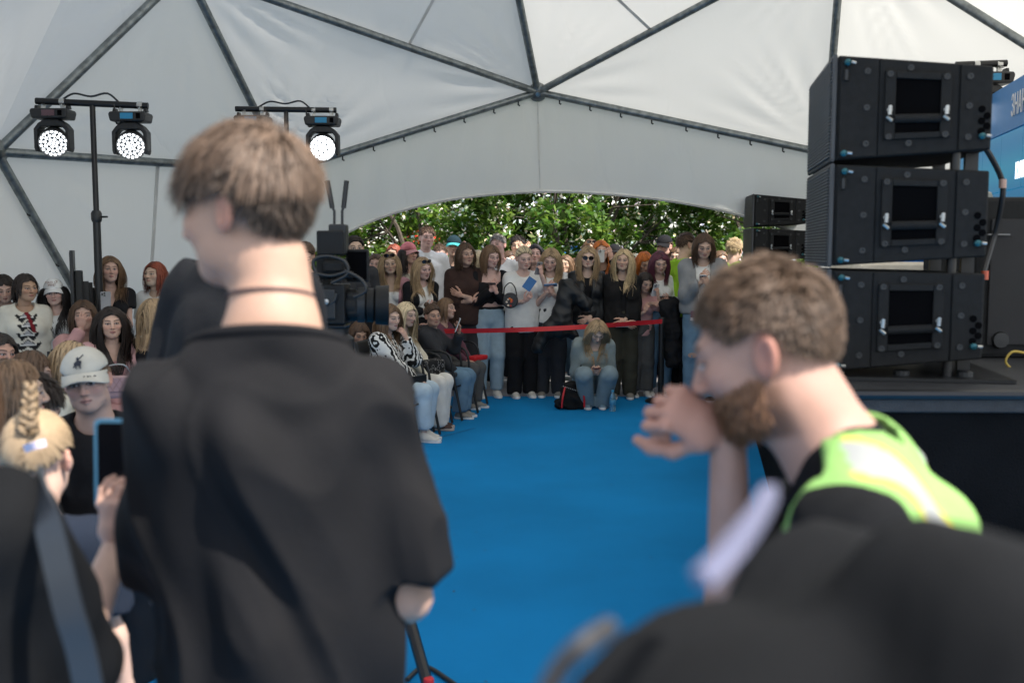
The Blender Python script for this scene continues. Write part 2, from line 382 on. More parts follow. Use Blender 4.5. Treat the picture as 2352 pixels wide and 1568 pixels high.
def grow_long(M, length, m=320, steps=22, part=0.0, seed=0, keep=(), vol=.010, wave=.0, front=.5, tie=None, wid=.011, Mrot=None):
    """strands over the scalp that then fall; M head->person 4x4; keep: body cones in person space; tie: head-local point to gather into"""
    r_ = np.random.default_rng(seed)
    d = on_scalp(None, m, -.03, seed); m = len(d)
    Minv = np.linalg.inv(M); sc = np.linalg.norm(M[:3, 0])
    L = length * r_.uniform(.82, 1.06, m); layer = r_.uniform(.15, 1, m)
    p = CR_C + d * CR_R; side = np.sign(d[:, 0] - part + r_.normal(0, .04, m)); side[side == 0] = 1
    g = Minv[:3, :3] @ A3(0, 0, -1); g = nrm(g)
    v = d * .25 + np.stack([side * .62, .2 + 0 * side, -.15 + 0 * side], 1)
    pts = []; outs = []
    clump = np.stack([np.sin(d @ r_.normal(size=3) * 14 + i) for i in range(3)], 1)
    ph = r_.uniform(0, 6, m); step = L / (steps - 1) / sc
    ke = [(np.concatenate([k[1], [1]]), np.concatenate([k[2], [1]])) for k in keep]
    for s in range(steps):
        if s:
            if tie is not None:
                q = tie - p; dist = np.linalg.norm(q, axis=1)[:, None]; aim = q / (dist + 1e-9)
                v = v * .35 + aim * .65
                stp = np.minimum(step, dist[:, 0])
            else:
                v = v * .66 + g * .42 + r_.normal(0, .03, (m, 3)) + clump * .05; stp = step
                lowp = np.clip((-.02 - p[:, 2]) / .06, 0, 1) * (np.abs(p[:, 0]) > .045); v[:, 0] -= np.sign(p[:, 0]) * lowp * .11; v[:, 1] -= np.sign(p[:, 1] - .02) * lowp * .03
                if wave: v += np.stack([np.sin(ph + s * .9), np.cos(ph * 1.3 + s * .9), 0 * ph], 1) * wave
            v /= np.linalg.norm(v, axis=1)[:, None] + 1e-9
            p = p + v * stp[:, None]
            if tie is None:
                fz = (p[:, 1] < .0) & (p[:, 2] < .062) & (p[:, 2] > -.16); lim = .064 + .006 * layer - .10 * np.clip(p[:, 2] - .03, 0, .035)
                p[:, 0] = np.where(fz & (np.abs(p[:, 0]) < lim), side * lim, p[:, 0]); p[:, 1] = np.where(fz & (p[:, 1] < -.055), -.055, p[:, 1])
        off = vol * layer
        for c, r in ((CR_C, CR_R), (A3(0, -.035, -.035), A3(.070, .088, .095)), (A3(0, .02, -.10), A3(.058, .058, .09))):
            rr = r + off[:, None]; k = np.sqrt((((p - c) / rr) ** 2).sum(1)); ins = k < 1
            if c[1] < -.02: # face: push to the sides, not forward
                q = p - c; tgt = c + q / np.maximum(k, .2)[:, None]
                wid_ = ins & (p[:, 1] < -.02); tgt[wid_, 0] = np.sign(side[wid_]) * np.maximum(np.abs(tgt[wid_, 0]), rr[wid_, 0] * .93); tgt[wid_, 1] = np.maximum(tgt[wid_, 1], -.075)
                p = np.where(ins[:, None], tgt, p)
            else:
                p = np.where(ins[:, None], c + (p - c) / np.maximum(k, .2)[:, None], p)
        W = p @ M[:3, :3].T + M[:3, 3]
        if keep and s > 4:
            for pr in keep:
                dd = d_rc(W, pr) - .012 - .012 * layer; ins = dd < 0
                if ins.any():
                    e = 1e-3; gr = np.stack([d_rc(W + e * A3(*(np.eye(3)[i])), pr) - d_rc(W, pr) for i in range(3)], 1) / e
                    gr /= np.linalg.norm(gr, axis=1)[:, None] + 1e-9
                    W = np.where(ins[:, None], W - gr * dd[:, None], W)
            p = (W - M[:3, 3]) @ Minv[:3, :3].T
        pts.append(W); o = p - A3(0, .02, np.minimum(0, 0)); o = o.copy(); o[:, 2] = np.maximum(o[:, 2], 0) * (o[:, 2] > 0)
        outs.append((o / (np.linalg.norm(o, axis=1)[:, None] + 1e-9)) @ M[:3, :3].T)
    pts = np.stack(pts, 1); outs = np.stack(outs, 1)
    V, Q = ribbons(pts, outs, wid, wid * .25)
    return V, Q, np.repeat(layer, steps * 3)
def grow_short(M, m, lenf, crown=A3(0, .62, .62), lift=.35, steps=5, w=.004, seed=0, line=0., low=0., droop=.5, rough=.25, wf=None):
    r_ = np.random.default_rng(seed); d = on_scalp(None, m, line, seed, low); m = len(d)
    L = lenf(d) * r_.uniform(.75, 1.15, m); layer = r_.uniform(0, 1, m); p = CR_C + d * CR_R * .985
    Minv = np.linalg.inv(M); g = nrm(Minv[:3, :3] @ A3(0, 0, -1))
    f = d - crown; f -= (f * d).sum(1)[:, None] * d; f /= np.linalg.norm(f, axis=1)[:, None] + 1e-9
    clump = np.stack([np.sin(d @ r_.normal(size=3) * 11), np.sin(d @ r_.normal(size=3) * 13), np.sin(d @ r_.normal(size=3) * 12)], 1)
    v = f * (1 - lift) + d * lift + clump * rough * .6 + r_.normal(0, rough * .5, (m, 3)); pts, outs = [], []
    for s in range(steps):
        if s:
            v = v + g * droop * .35; v /= np.linalg.norm(v, axis=1)[:, None]; p = p + v * (L / (steps - 1))[:, None]
            q = (p - CR_C) / (CR_R + .003 + .012 * (layer * np.minimum(L / .04, 1))[:, None]); k = np.sqrt((q * q).sum(1))
            p = np.where((k < 1)[:, None], CR_C + (p - CR_C) / k[:, None], p)
        pts.append(p @ M[:3, :3].T + M[:3, 3]); o = p - CR_C; outs.append((o / np.linalg.norm(o, axis=1)[:, None]) @ M[:3, :3].T)
    w_ = w * np.ones(m) if wf is None else w * wf(d)
    V, Q = ribbons(np.stack(pts, 1), np.stack(outs, 1), w_, 0)
    return V, Q, np.repeat(layer, steps * 3), np.repeat(d, steps * 3, axis=0)
def hair_shell(M, infl=.004, line=0., res=.010, low=0.):
    g = Grid((-.12, -.14, -.12), (.12, .14, .15), res)
    def fn(P):
        d = d_ell(P, CR_C, CR_R + infl); n = (P - CR_C) / CR_R
        th = hairline(n[..., 1], low) + line
        return smax(d, (th - n[..., 2]) * .085, .012)
    g.func(g.o, g.o + g.n * res, fn, .001); V, Q = g.nets(); return V @ M[:3, :3].T + M[:3, 3], Q
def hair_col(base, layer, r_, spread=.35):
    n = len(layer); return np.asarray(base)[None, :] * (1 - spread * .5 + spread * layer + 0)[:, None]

def cap_meshes(M, back=False):
    """crown and brim in person space"""
    g = Grid((-.13, -.15, -.02), (.13, .15, .17), .008)
    def fn(P):
        d = d_ell(P, A3(0, .012, .036), A3(.089, .109, .099)); return smax(d, (.048 + .10 * P[..., 1]) - P[..., 2], .008)
    g.func(g.o, g.o + g.n * .008, fn, .001); V, Q = g.nets()
    rows = []; n = 15
    for j in range(6):
        t = j / 5
        for i in range(n):
            a = R(-78 + 156 * i / (n - 1)); r0x, r0y = .086, .104; ext = .056 * math.cos(R(-78 + 156 * i / (n - 1)) * .9) ** .6
            x = math.sin(a) * (r0x + .004 * t); y = .012 - math.cos(a) * r0y - t * ext
            rows.append((x, y, .040 - .022 * t - 7.0 * x * x * (.4 + .6 * t) * .7 + .010))
    B = np.array(rows); top = B.copy(); bot = B - A3(0, 0, .004); VB = np.concatenate([top, bot]); q = []
    for j in range(5):
        for i in range(n - 1):
            a = j * n + i; q += [(a, a + n, a + n + 1, a + 1), (a + 90, a + 91, a + n + 91, a + n + 90)]
    for i in range(n - 1): a = 5 * n + i; q.append((a, a + 90, a + 91, a + 1))
    t = lambda v: v @ M[:3, :3].T + M[:3, 3]
    return (t(V), Q), (t(VB), np.array(q))

def rotm(rx=0, ry=0, rz=0):
    return np.array(Matrix.Rotation(R(rz), 3, 'Z') @ Matrix.Rotation(R(rx), 3, 'X') @ Matrix.Rotation(R(ry), 3, 'Y'))
def ik(a, t, l1, l2, pole):
    v = t - a; L = np.linalg.norm(v)
    if L > (l1 + l2) * .995: t = a + v / L * (l1 + l2) * .995; v = t - a; L = np.linalg.norm(v)
    v = v / L; x = (l1 * l1 - l2 * l2 + L * L) / (2 * L); h = math.sqrt(max(l1 * l1 - x * x, 0))
    p = pole - v * (pole @ v); return a + v * x + nrm(p) * h, t

# arms: wrist target (across to own side, forward, up from the shoulder) in heights; pole; hand fingers dir, palm normal, pose
ARMS = {
    'down': ((.045, .015, -.325), (.3, -.8, 0), (0, .1, -1), (-1, 0, 0), 'relaxed'),
    'phone': ((-.075, .155, -.10), (.32, -.25, -1), (-.35, .25, .9), (-.6, -.75, .1), 'grip'),
    'phone2': ((-.085, .155, -.085), (.32, -.25, -1), (-.35, .25, .9), (-.6, -.75, .1), 'grip'),
    'phone_low': ((-.07, .15, -.15), (.32, -.25, -1), (-.45, .6, .6), (-.5, -.4, .8), 'grip'),
    'phone_up': ((-.02, .19, .02), (.5, .1, -1), (-.15, .2, .95), (-.6, -.75, 0), 'grip'),
    'phone_high': ((-.03, .17, .085), (.6, .1, -1), (-.15, .1, .95), (-.6, -.75, 0), 'grip'),
    'clasp': ((-.085, .11, -.255), (.45, -.7, -.2), (-.85, .35, -.5), (-.3, -.9, 0), 'relaxed'),
    'clasp2': ((-.10, .115, -.275), (.45, -.7, -.2), (-.85, .35, -.4), (-.3, -.9, 0), 'relaxed'),
    'fold': ((-.13, .115, -.13), (.5, -.1, -.8), (-.9, .1, .35), (.2, -.9, .2), 'relaxed'),
    'fold2': ((-.12, .10, -.165), (.5, -.1, -.8), (-.9, .1, .2), (.2, -.9, .2), 'relaxed'),
    'face': ((-.055, .115, .015), (.5, .2, -1), (-.5, -.25, .8), (.2, -.95, .1), 'hook'),
    'lap': ((-.03, .215, -.265), (.9, -.2, -.2), (-.45, .85, -.1), (-.2, 0, -1), 'relaxed'),
    'lap2': ((-.08, .20, -.235), (.9, -.2, -.2), (-.8, .5, -.1), (-.2, 0, -1), 'relaxed'),
    'bent': ((-.02, .17, -.15), (.5, -.6, -1), (-.1, 1, .1), (-.6, 0, -.8), 'grip'),
}
SKIN = dict(fair=(.63, .44, .35), light=(.58, .385, .295), tan=(.47, .285, .205), rosy=(.63, .41, .33))
HAIR = dict(blond=(.46, .34, .19), dblond=(.32, .22, .125), brown=(.075, .042, .024), dark=(.022, .015, .012), black=(.012, .010, .010), lbrown=(.14, .082, .045), orange=(.42, .115, .018), redbrown=(.20, .045, .022), purple=(.10, .028, .045), grey=(.22, .20, .18), pale=(.52, .42, .27))
people_n = [0]

def person(label, px, py, Y, yaw, pose='stand', H=None, female=True, head=(0, 0, 0), arms=('down', 'down'), lean=0, lat=0,
           skin='light', hair='brown', style='long', hl=.36, top=None, inner=None, bottom=None, shoes=None, cap=None, glasses=None,
           res=.018, build=1.0, group='spectators', fine=False, seed=None, part=0., knees=None, wave=0., headscale=1.0, loc=None,
           extra=None, hairf=None, beard=0, armfix=None, paint=None, low=0, slope=0., nkk=1., reach=None, z0=0.0, hw=.0075, hm=560, vol=.009):
    """px,py: where the top of the head is in the 2352 px wide photograph at distance Y"""
    people_n[0] += 1; seed = people_n[0] if seed is None else seed; r_ = np.random.default_rng(seed * 17 + 3)
    tp = at(px, py, Y)
    if H is None:
        u0 = nrm(A3(math.sin(R(lat)), -math.sin(R(lean)), math.cos(R(lean)))); f0 = nrm(A3(0, -1, 0) + u0 * u0[1]); x0_ = np.cross(f0, u0); x0_ = x0_ if x0_[0] > 0 else -x0_
        R0 = np.stack([x0_, -f0, u0], 1) @ rotm(0, 0, head[0]) @ rotm(head[1], 0, 0) @ rotm(0, head[2], 0); H = 1.7
        for _ in range(6):
            hs0 = (H / 1.7) ** .55 * (1.0 if female else 1.04) * headscale
            zt = z0 + H * ({'stand': .525, 'sit': .31, 'squat': .155, 'kneel': .3}[pose] + .345 * u0[2] + .008 * f0[2]) + (R0 @ A3(0, -.02, .23))[2] * hs0 + .010
            H *= 1 + .9 * (tp[2] - zt) / (tp[2] - z0)
    s = H / 1.70; male = not female
    # ---- skeleton, facing -Y, own left side at +X
    X = A3(1, 0, 0); hz = {'stand': .525, 'sit': .31, 'squat': .155, 'kneel': .30}[pose] * H
    hip = A3(0, 0, hz + z0); up = A3(math.sin(R(lat)), -math.sin(R(lean)), math.cos(R(lean))); up = nrm(up); fw = nrm(A3(0, -1, 0) - up * (-up[1])); X = np.cross(up, fw) * -1
    X = nrm(np.cross(fw, up)) * -1
    if X[0] < 0: X = -X
    T = lambda x, y, z: hip + X * x * H + fw * y * H + up * z * H             # torso frame, y forward
    sw = (.097 if female else .112) * build; k = 1.0
    neck = T(0, -.006, .305); nk2 = T(0, .008, .345); shz = .282 - slope
    hj = r_.uniform(-1, 1, 3) * (0 if fine else 1); head = (head[0] + hj[0] * 9, head[1] + hj[1] * 4, head[2] + hj[2] * 6)
    hp, hy, hr = head[1], head[0], head[2]
    Rt = np.stack([X, -fw, up], 1); Rh = Rt @ rotm(0, 0, hy) @ rotm(hp, 0, 0) @ rotm(0, hr, 0)
    hs = s ** .55 * (1.0 if female else 1.04) * headscale; hc = nk2 + Rh @ A3(0, -.030, .112) * hs
    Mh = np.eye(4); Mh[:3, :3] = Rh * hs; Mh[:3, 3] = hc
    tor = [rc(T(0, 0, .0), T(0, 0, .045), .068 * H * k, .066 * H, X, 1.30 * build, sm=.05),
           rc(T(0, 0, .05), T(0, -.002, .12), .056 * H, .058 * H, X, (1.28 if female else 1.42) * build, sm=.06),
           rc(T(0, .0, .12), T(0, -.004, .22), .056 * H, .059 * H, X, (1.36 if female else 1.5) * build, sm=.05),
           rc(T(-sw * .8, -.008, .268 - slope), T(sw * .8, -.008, .268 - slope), .034 * H, .034 * H, sm=.05),
           rc(T(-sw * .45, -.012, .285 - slope * .62), neck, .028 * H, .030 * H, sm=.05), rc(T(sw * .45, -.012, .285 - slope * .62), neck, .028 * H, .030 * H, sm=.05)]
    if female: tor += [rc(T(q * .043, .045, .195), T(q * .043, .047, .19), .034 * H, .034 * H, sm=.04) for q in (-1, 1)]
    nck = rc(neck - up * .02, nk2 + up * .02, (.030 if female else .034) * H * nkk, (.029 if female else .033) * H * nkk, sm=.03)
    armpr, hands = [], []
    Rz = np.array(Matrix.Rotation(R(yaw), 3, 'Z')); wl = tp - Rz @ (Mh[:3, 3] + Mh[:3, :3] @ A3(0, .01, .118)) if loc is None else np.asarray(loc, float); wl[2] = 0
    for i, sgn in enumerate((1, -1)):
        spec = ARMS[arms[i]] if isinstance(arms[i], str) else arms[i]
        (ax_, fy, uz), pole, fd, pn, hpz = spec
        sh = T(sgn * sw, -.006, shz - .008)
        tv = lambda v: X * v[0] * sgn + fw * v[1] + up * v[2]
        wv = sh + tv(A3(ax_, fy, uz)) * H
        if reach and i in reach:
            wv = Rz.T @ (at(*reach[i][0]) - wl); fw_, pw_ = Rz.T @ A3(*reach[i][1]), Rz.T @ A3(*reach[i][2]); tvo = tv; tv = lambda v: (fw_ if v is fd else pw_ if v is pn else tvo(v))
        el, wr = ik(sh, wv, .178 * H, .152 * H, tv(np.asarray(pole, float)))
        armpr.append((rc(sh, el, (.0265 if female else .030) * H * build, .0215 * H, sm=.022), rc(el, wr, .0220 * H, .0150 * H, sm=.02)))
        hands.append((wr, frame(tv(fd), -1 * tv(pn)), sgn, hpz, sh, el))
    legpr, feet = [], []
    for sgn in (1, -1):
        hj = hip + A3(1, 0, 0) * sgn * .050 * H
        if pose == 'stand':
            o = r_.uniform(-.012, .02); kn = hip + A3(sgn * .054, -.012 + o, -.245) * H; an = A3(sgn * .056 * H, .015 * H + o * .3 * H, .046 * H + z0)
        elif pose == 'sit':
            kn = hip + A3(sgn * (.06 + .03 * (knees or 0)), -.255, -.018) * H; an = A3(kn[0] - sgn * .01 * H, kn[1] + .02 * H + r_.uniform(-.03, .03) * H, .046 * H + z0)
        elif pose == 'squat':
            kn = hip + A3(sgn * .085, -.235, .085) * H; an = A3(sgn * .05 * H, hip[1] - .10 * H, .046 * H + z0)
        else: kn = hip + A3(sgn * .06, -.2, -.1) * H; an = kn + A3(0, .1, -.1)
        legpr.append((rc(hj, kn, .050 * H * build, .034 * H, sm=.03), rc(kn, an, .033 * H, .022 * H, sm=.02))); feet.append((an, sgn))
    # ---- body
    root = thing('person', label, 'person', (0, 0, 0), R(yaw), group)
    Rz = np.array(Matrix.Rotation(R(yaw), 3, 'Z')); topl = Mh[:3, 3] + Mh[:3, :3] @ A3(0, .01, .118)
    wl = tp - Rz @ topl if loc is None else np.asarray(loc, float); wl[2] = 0
    root.location = tuple(wl); root['H'] = float(H); del root['H']
    allp = tor + [nck] + [q for a in armpr for q in a] + [q for l in legpr for q in l]
    lo = np.min([np.minimum(p[1], p[2]) for p in allp], 0) - .14; hi = np.max([np.maximum(p[1], p[2]) for p in allp], 0) + .14
    sk = np.asarray(SKIN[skin] if isinstance(skin, str) else skin) * (r_.uniform(.84, 1.06) * r_.uniform((.98, .95, .93), (1.02, 1.04, 1.05)) if isinstance(skin, str) else 1); hcol = np.asarray(HAIR[hair] if isinstance(hair, str) else hair)
    bare = top and top.get('hem', 0) > .06
    g = Grid(lo, hi, res)
    for p in tor: g.prim(p, -.010 if not bare else -.002)
    g.prim(nck)
    for a in armpr:
        for p, iu in zip(a, (-.007 if top and top.get('sleeve', 1) > .3 else 0, 0)): g.prim(p, iu)
    for l in legpr:
        for p in l: g.prim(p, -.006 if not (bottom and bottom.get('short')) else 0)
    if fine:
        Mi = np.linalg.inv(Mh)
        cr = np.array([Mh[:3, :3] @ A3(x, y, z) + Mh[:3, 3] for x in (HEAD_LO[0], HEAD_HI[0]) for y in (HEAD_LO[1], HEAD_HI[1]) for z in (HEAD_LO[2], HEAD_HI[2])])
        hi2 = np.maximum(hi, cr.max(0) + .02)
        # body and head in two grids of different fineness, overlapping inside the neck
        gh = Grid(cr.min(0) - A3(.11, .11, .05), cr.max(0) + A3(.11, .11, .02), fine)
        gh.func(cr.min(0), cr.max(0), lambda P: head_sdf((P - Mh[:3, 3]) @ Mi[:3, :3].T, male, nkk) * hs, .002)
        gh.prim(nck, 0, .04)
        for p in tor[3:6]: gh.prim(p, -.010, .045)
        Vh, Qh = gh.nets(); Ph = (Vh - Mh[:3, 3]) @ Mi[:3, :3].T
        hcv = head_paint(Ph, sk, hcol, male, .5, beard, 1, low)
    else:
        Vc, Qh = head_mesh(male); wv_ = A3(r_.uniform(.95, 1.05), r_.uniform(.97, 1.03), r_.uniform(.96, 1.04))
        Vh = (Vc * wv_) @ Mh[:3, :3].T + Mh[:3, 3]; hcv = head_paint(Vc, sk, hcol, male, r_.uniform(.3, .9) if female else 0, beard, .9 if style in ('short', 'bun', 'tied', 'none') else .6)
    V, Q = g.nets(); parts = [(V, Q, sk), (Vh, Qh, hcv)]
    for wr, Fm, sgn, hpz, sh, el in hands:
        Vd, Qd = hand_mesh(hpz, .0042 if not fine else .003); Vd = Vd.copy()
        if sgn > 0: Vd[:, 0] *= -1; Qd = Qd[:, ::-1]
        Vd = Vd * s * (.88 if female else 1.0) @ Fm.T + wr + Fm[:, 2] * .012
        parts.append((Vd, Qd, sk * A3(1.04, .93, .90)))
    V, Q, c = join(parts)
    mobj('body', mesh_np('body', V, Q, M_skin, c), root)
    # ---- clothes
    def rib_collar(mat, pts, r_): MB().tube([p + up * dz for p in [*crom(pts + [pts[0]], 3)] for dz in (0,)], r_, 8, caps=False).build('collar', mat, root, smooth=True)
    def upper(spec, name, inf0):
        inf = inf0 - .003 + spec.get('loose', .006); sl_ = spec.get('sleeve', 1.0); hem = spec.get('hem', -.02)
        rs = spec.get('res', res * .85); gg = Grid(lo - .03, hi + .03, rs)
        for p in tor: gg.prim(p, inf, p[7] + .01)
        if spec.get('loose', 0) > .012:
            gg.prim(rc(T(0, 0, hem + .04), T(0, 0, .2), .066 * H, .062 * H, X, spec.get('drape', 1.5 * build), sm=.05), inf)
        puff = spec.get('puff', 0)
        for (u_, f_) in armpr:
            si = inf * spec.get('sl', 1.0) + .001
            if sl_ > 0:
                if sl_ <= 1: 
                    e = u_[1] + (u_[2] - u_[1]) * sl_; gg.prim(rc(u_[1], e, u_[3], (u_[3] + (u_[4] - u_[3]) * sl_) + spec.get('flare', 0), flat=True, sm=.035), si)
                else:
                    t = min(sl_ - 1, .97); e = f_[1] + (f_[2] - f_[1]) * t
                    gg.prim(rc(u_[1], u_[2], u_[3] + puff, u_[4] + puff * .7, sm=.035), si); gg.prim(rc(f_[1], e, f_[3] + puff * .6, f_[3] + (f_[4] - f_[3]) * t + spec.get('cuff', .0), flat=True, sm=.03), si)
        if spec.get('hood'):
            b = T(0, -.035, .31); gg.prim(rc(b - X * .05 * H, b + X * .05 * H, .030 * H, .030 * H, sm=.03)); gg.prim(rc(T(.05, 0, .30), T(.028, .045, .27), .018 * H, .012 * H, sm=.03)); gg.prim(rc(T(-.05, 0, .30), T(-.028, .045, .27), .018 * H, .012 * H, sm=.03))
        if spec.get('collar'):
            for q in (1, -1): gg.prim(rc(T(q * .036, -.02, .315), T(q * .026, .04, .288), .012 * H, .010 * H, sm=.015))
            gg.prim(rc(T(-.036, -.02, .318), T(.036, -.02, .318), .012 * H, .012 * H, sm=.015))
        hz_ = hip + up * hem * H
        gg.cut(lambda P: -((P - hz_) @ up), .012)
        nr = spec.get('neck', .048) * H; nc = T(0, .012, .322 + spec.get('nup', 0)); ndp = spec.get('deep', 1.0)
        def ncut(P):
            q = P - nc; a, b, c_ = q @ X, q @ fw, q @ up
            return -(np.sqrt((a / spec.get('nwide', 1.0)) ** 2 + (b * .8) ** 2 + (c_ / ndp) ** 2) - nr)
        if spec.get('rib'):
            zc_, tl_, rr_ = spec['rib']; pc_ = T(0, 0, zc_); pn_ = nrm(up + fw * tl_)
            gg.cut(lambda P: np.minimum((P - pc_) @ pn_, .15 - np.linalg.norm(P - pc_, axis=-1)), .004)
        elif not spec.get('hood') and not spec.get('collar'): gg.cut(ncut, .006)
        if 'square' in spec:
            zz = spec['square']; gg.cut(lambda P: np.minimum(((P - T(0, 0, zz)) @ up), .075 * H - np.abs((P - hip) @ X)), .006)
        if 'open' in spec:
            o0, o1 = spec['open']
            def ocut(P):
                q = P - hip; a, b, c_ = q @ X, q @ fw, (q @ up) / H; wd = (o0 + (o1 - o0) * np.clip(c_ / .3, 0, 1)) * H
                return np.minimum(wd - np.abs(a), b - .012 * H)
            gg.cut(ocut, .006)
        if 'vcut' in spec:
            v0, v1 = spec['vcut']
            gg.cut(lambda P: np.minimum((np.clip(((P - hip) @ up / H - v0) / (.31 - v0), -1, 1) * v1 * H) - np.abs((P - hip) @ X), (P - hip) @ fw), .006)
        if extra: extra(gg, name, dict(T=T, X=X, fw=fw, up=up, H=H, arm=armpr, neck=neck))
        V_, Q_ = gg.nets()
        V_ = V_ + vnorm(V_, Q_) * (folds(V_, spec.get('fold', .006), spec.get('ff', 13), seed, (1, 1, spec.get('fz', .55))) * sm_(np.linalg.norm(V_ - neck, axis=1), .08, .20))[:, None]
        col = None; mt = spec['mat']
        if spec.get('rib'):
            q_ = V_ - pc_; hh_ = q_ @ pn_; yv_ = nrm(fw - pn_ * (fw @ pn_)); m_ = (np.abs(hh_ + .006) < .012) & (np.linalg.norm(q_, axis=1) < .14); an_ = np.arctan2(q_[m_] @ yv_, q_[m_] @ X); rd_ = np.hypot(q_[m_] @ yv_, q_[m_] @ X)
            bins = [(k + .5) * 2 * math.pi / 24 - math.pi for k in range(24)]; rv = np.array([np.percentile(rd_[np.abs((an_ - b_ + math.pi) % (2 * math.pi) - math.pi) < .25], 85) if (np.abs((an_ - b_ + math.pi) % (2 * math.pi) - math.pi) < .25).any() else .08 for b_ in bins])
            for _ in range(3): rv = (np.roll(rv, 1) + 2 * rv + np.roll(rv, -1)) / 4
            rib_collar(mt, [pc_ + X * math.cos(b_) * (r0_ - .004) + yv_ * math.sin(b_) * (r0_ - .004) - pn_ * .003 for b_, r0_ in zip(bins, rv)], rr_)
        if 'paint' in spec:
            loc_ = np.stack([(V_ - hip) @ X, (V_ - hip) @ fw, (V_ - hip) @ up], 1) / H; col = spec['paint'](loc_)
        o_ = mobj(name, mesh_np(name, V_, Q_, mt, col), root); return o_
    if inner: upper(inner, inner.get('name', 'shirt'), .004)
    if top: upper(top, top.get('name', 'shirt'), .008 if not inner else .014)
    if bottom:
        rs = res * .95; gg = Grid(lo - .05, hi + .05, rs); wd, sh_ = bottom.get('wide', .0), bottom.get('short', 0); inf = .010
        for p in tor[:2]: gg.prim(p, inf)
        for (t_, c_), (an, sgn) in zip(legpr, feet):
            gg.prim(rc(t_[1], t_[2], t_[3] + .004 + wd * .4, t_[4] + .012 + wd * .8, sm=.02), inf * .6)
            e = c_[2] - nrm(c_[2] - c_[1]) * .006 * H if not bottom.get('crop') else c_[1] + (c_[2] - c_[1]) * bottom['crop']
            e = e + A3(0, 0, -.028 * H) * (wd > .02)
            gg.prim(rc(c_[1], e, c_[3] + .008 + wd * .8, c_[4] + .014 + wd * 1.15, flat=True, sm=.02), inf * .6)
        if bottom.get('skirt'):
            for (t_, c_) in legpr:
                mid = (legpr[0][0][2] + legpr[1][0][2]) / 2
            gg.prim(rc(hip, mid, .07 * H, .06 * H, A3(1, 0, 0), 1.7, sm=.06)); gg.prim(rc(mid, (legpr[0][1][2] + legpr[1][1][2]) / 2 + A3(0, 0, .06 * H), .06 * H, .075 * H, A3(1, 0, 0), 1.5, flat=True, sm=.06))
        tpz = hip + up * bottom.get('waist', .075) * H
        gg.cut(lambda P: np.where((P[..., 2] > hip[2] - .1 * H) & ((P - hip) @ A3(0, -1, 0) < .11 * H), (P - tpz) @ up, -1), .01)
        V_, Q_ = gg.nets(); V_ = V_ + vnorm(V_, Q_) * folds(V_, bottom.get('fold', .007), 13, seed + 5, (1, 1, .7))[:, None]
        mobj(bottom.get('name', 'trousers'), mesh_np('trousers', V_, Q_, bottom['mat']), root)
    if shoes:
        for an, sgn in feet: shoe(root, an, s * .98, sgn, shoes)
    # ---- hair, hats, glasses
    hp_ = []
    if style in ('long', 'tied', 'bun'):
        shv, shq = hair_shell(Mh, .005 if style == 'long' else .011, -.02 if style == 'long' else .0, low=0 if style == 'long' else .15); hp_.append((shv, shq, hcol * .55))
        keep = [rc(p[1], p[2], p[3] + .012, p[4] + .012, p[5], p[6]) for p in tor[2:6]] + [rc(a[0][1], a[0][2], a[0][3] + .01, a[0][4] + .01) for a in armpr]
        if female: keep += [rc(p[1], p[2], p[3] + .012, p[4] + .012) for p in tor[6:8]]
        if style == 'long':
            V_, Q_, ly = grow_long(Mh, hl, hm, 20, part, seed, keep, vol, wave, wid=hw)
        else:
            tie_ = A3(0, .115, .03) if style == 'tied' else A3(0, .085, .095)
            V_, Q_, ly = grow_long(Mh, .2, 420, 14, part, seed, (), .015, 0, tie=tie_, wid=.007)
        hp_.append((V_, Q_, hair_col(hcol, ly, r_, .8)))
        if style == 'bun':
            for q in ((-.048, .05, .118), (.048, .05, .118)) if hl < .1 else ((0, .09, .10),):
                g3 = Grid(A3(-.05, -.05, -.05), A3(.05, .05, .05), .008); g3.prim(rc((0, 0, 0), (0, 0, .005), .031, .031)); vb, qb = g3.nets()
                vb += vnorm(vb, qb) * folds(vb * 4, .006, 14, 3)[:, None]
                hp_.append(((vb + A3(*q)) @ Mh[:3, :3].T + Mh[:3, 3], qb, hcol * .8))
        if style == 'tied':
            n_ = 26; a0 = r_.normal(0, .010, (n_, 3)) + A3(0, .118, .03); st = 9; pth = np.stack([a0 + A3(0, .02, 0) * math.sin(j / st * 2) + A3(0, 0, -1) * hl * .8 * j / st + r_.normal(0, .004, (n_, 3)) for j in range(st)], 1)
            W = pth @ Mh[:3, :3].T + Mh[:3, 3]; oo = np.tile((Mh[:3, :3] @ A3(0, 1, 0) / hs), (n_, st, 1)); V_, Q_ = ribbons(W, oo, .010, .004); hp_.append((V_, Q_, np.tile(hcol, (len(V_), 1)) * r_.uniform(.7, 1.2, (len(V_), 1))))
    elif style == 'short':
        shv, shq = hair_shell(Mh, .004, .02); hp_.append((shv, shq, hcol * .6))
        V_, Q_, ly, dd = grow_short(Mh, 520, lambda d: .018 + .030 * np.clip(d[:, 2], 0, 1), seed=seed, w=.009, line=.02)
        hp_.append((V_, Q_, hair_col(hcol, ly, r_, .7)))
    if hairf: hp_ += hairf(Mh, hcol, r_)
    if hp_ and cap:
        Mi_ = np.linalg.inv(Mh); Vj, Qj, cj = join(hp_); L_ = Vj @ Mi_[:3, :3].T + Mi_[:3, 3]; cc, cr_ = A3(0, .012, .036), A3(.083, .103, .093)
        qv = (L_ - cc) / cr_; kk = np.sqrt((qv * qv).sum(1)); mm = (L_[:, 2] > .030 + .10 * L_[:, 1]) & (kk > .99)
        L_[mm] = (cc + qv / kk[:, None] * cr_)[mm]; hp_ = [(L_ @ Mh[:3, :3].T + Mh[:3, 3], Qj, cj)]
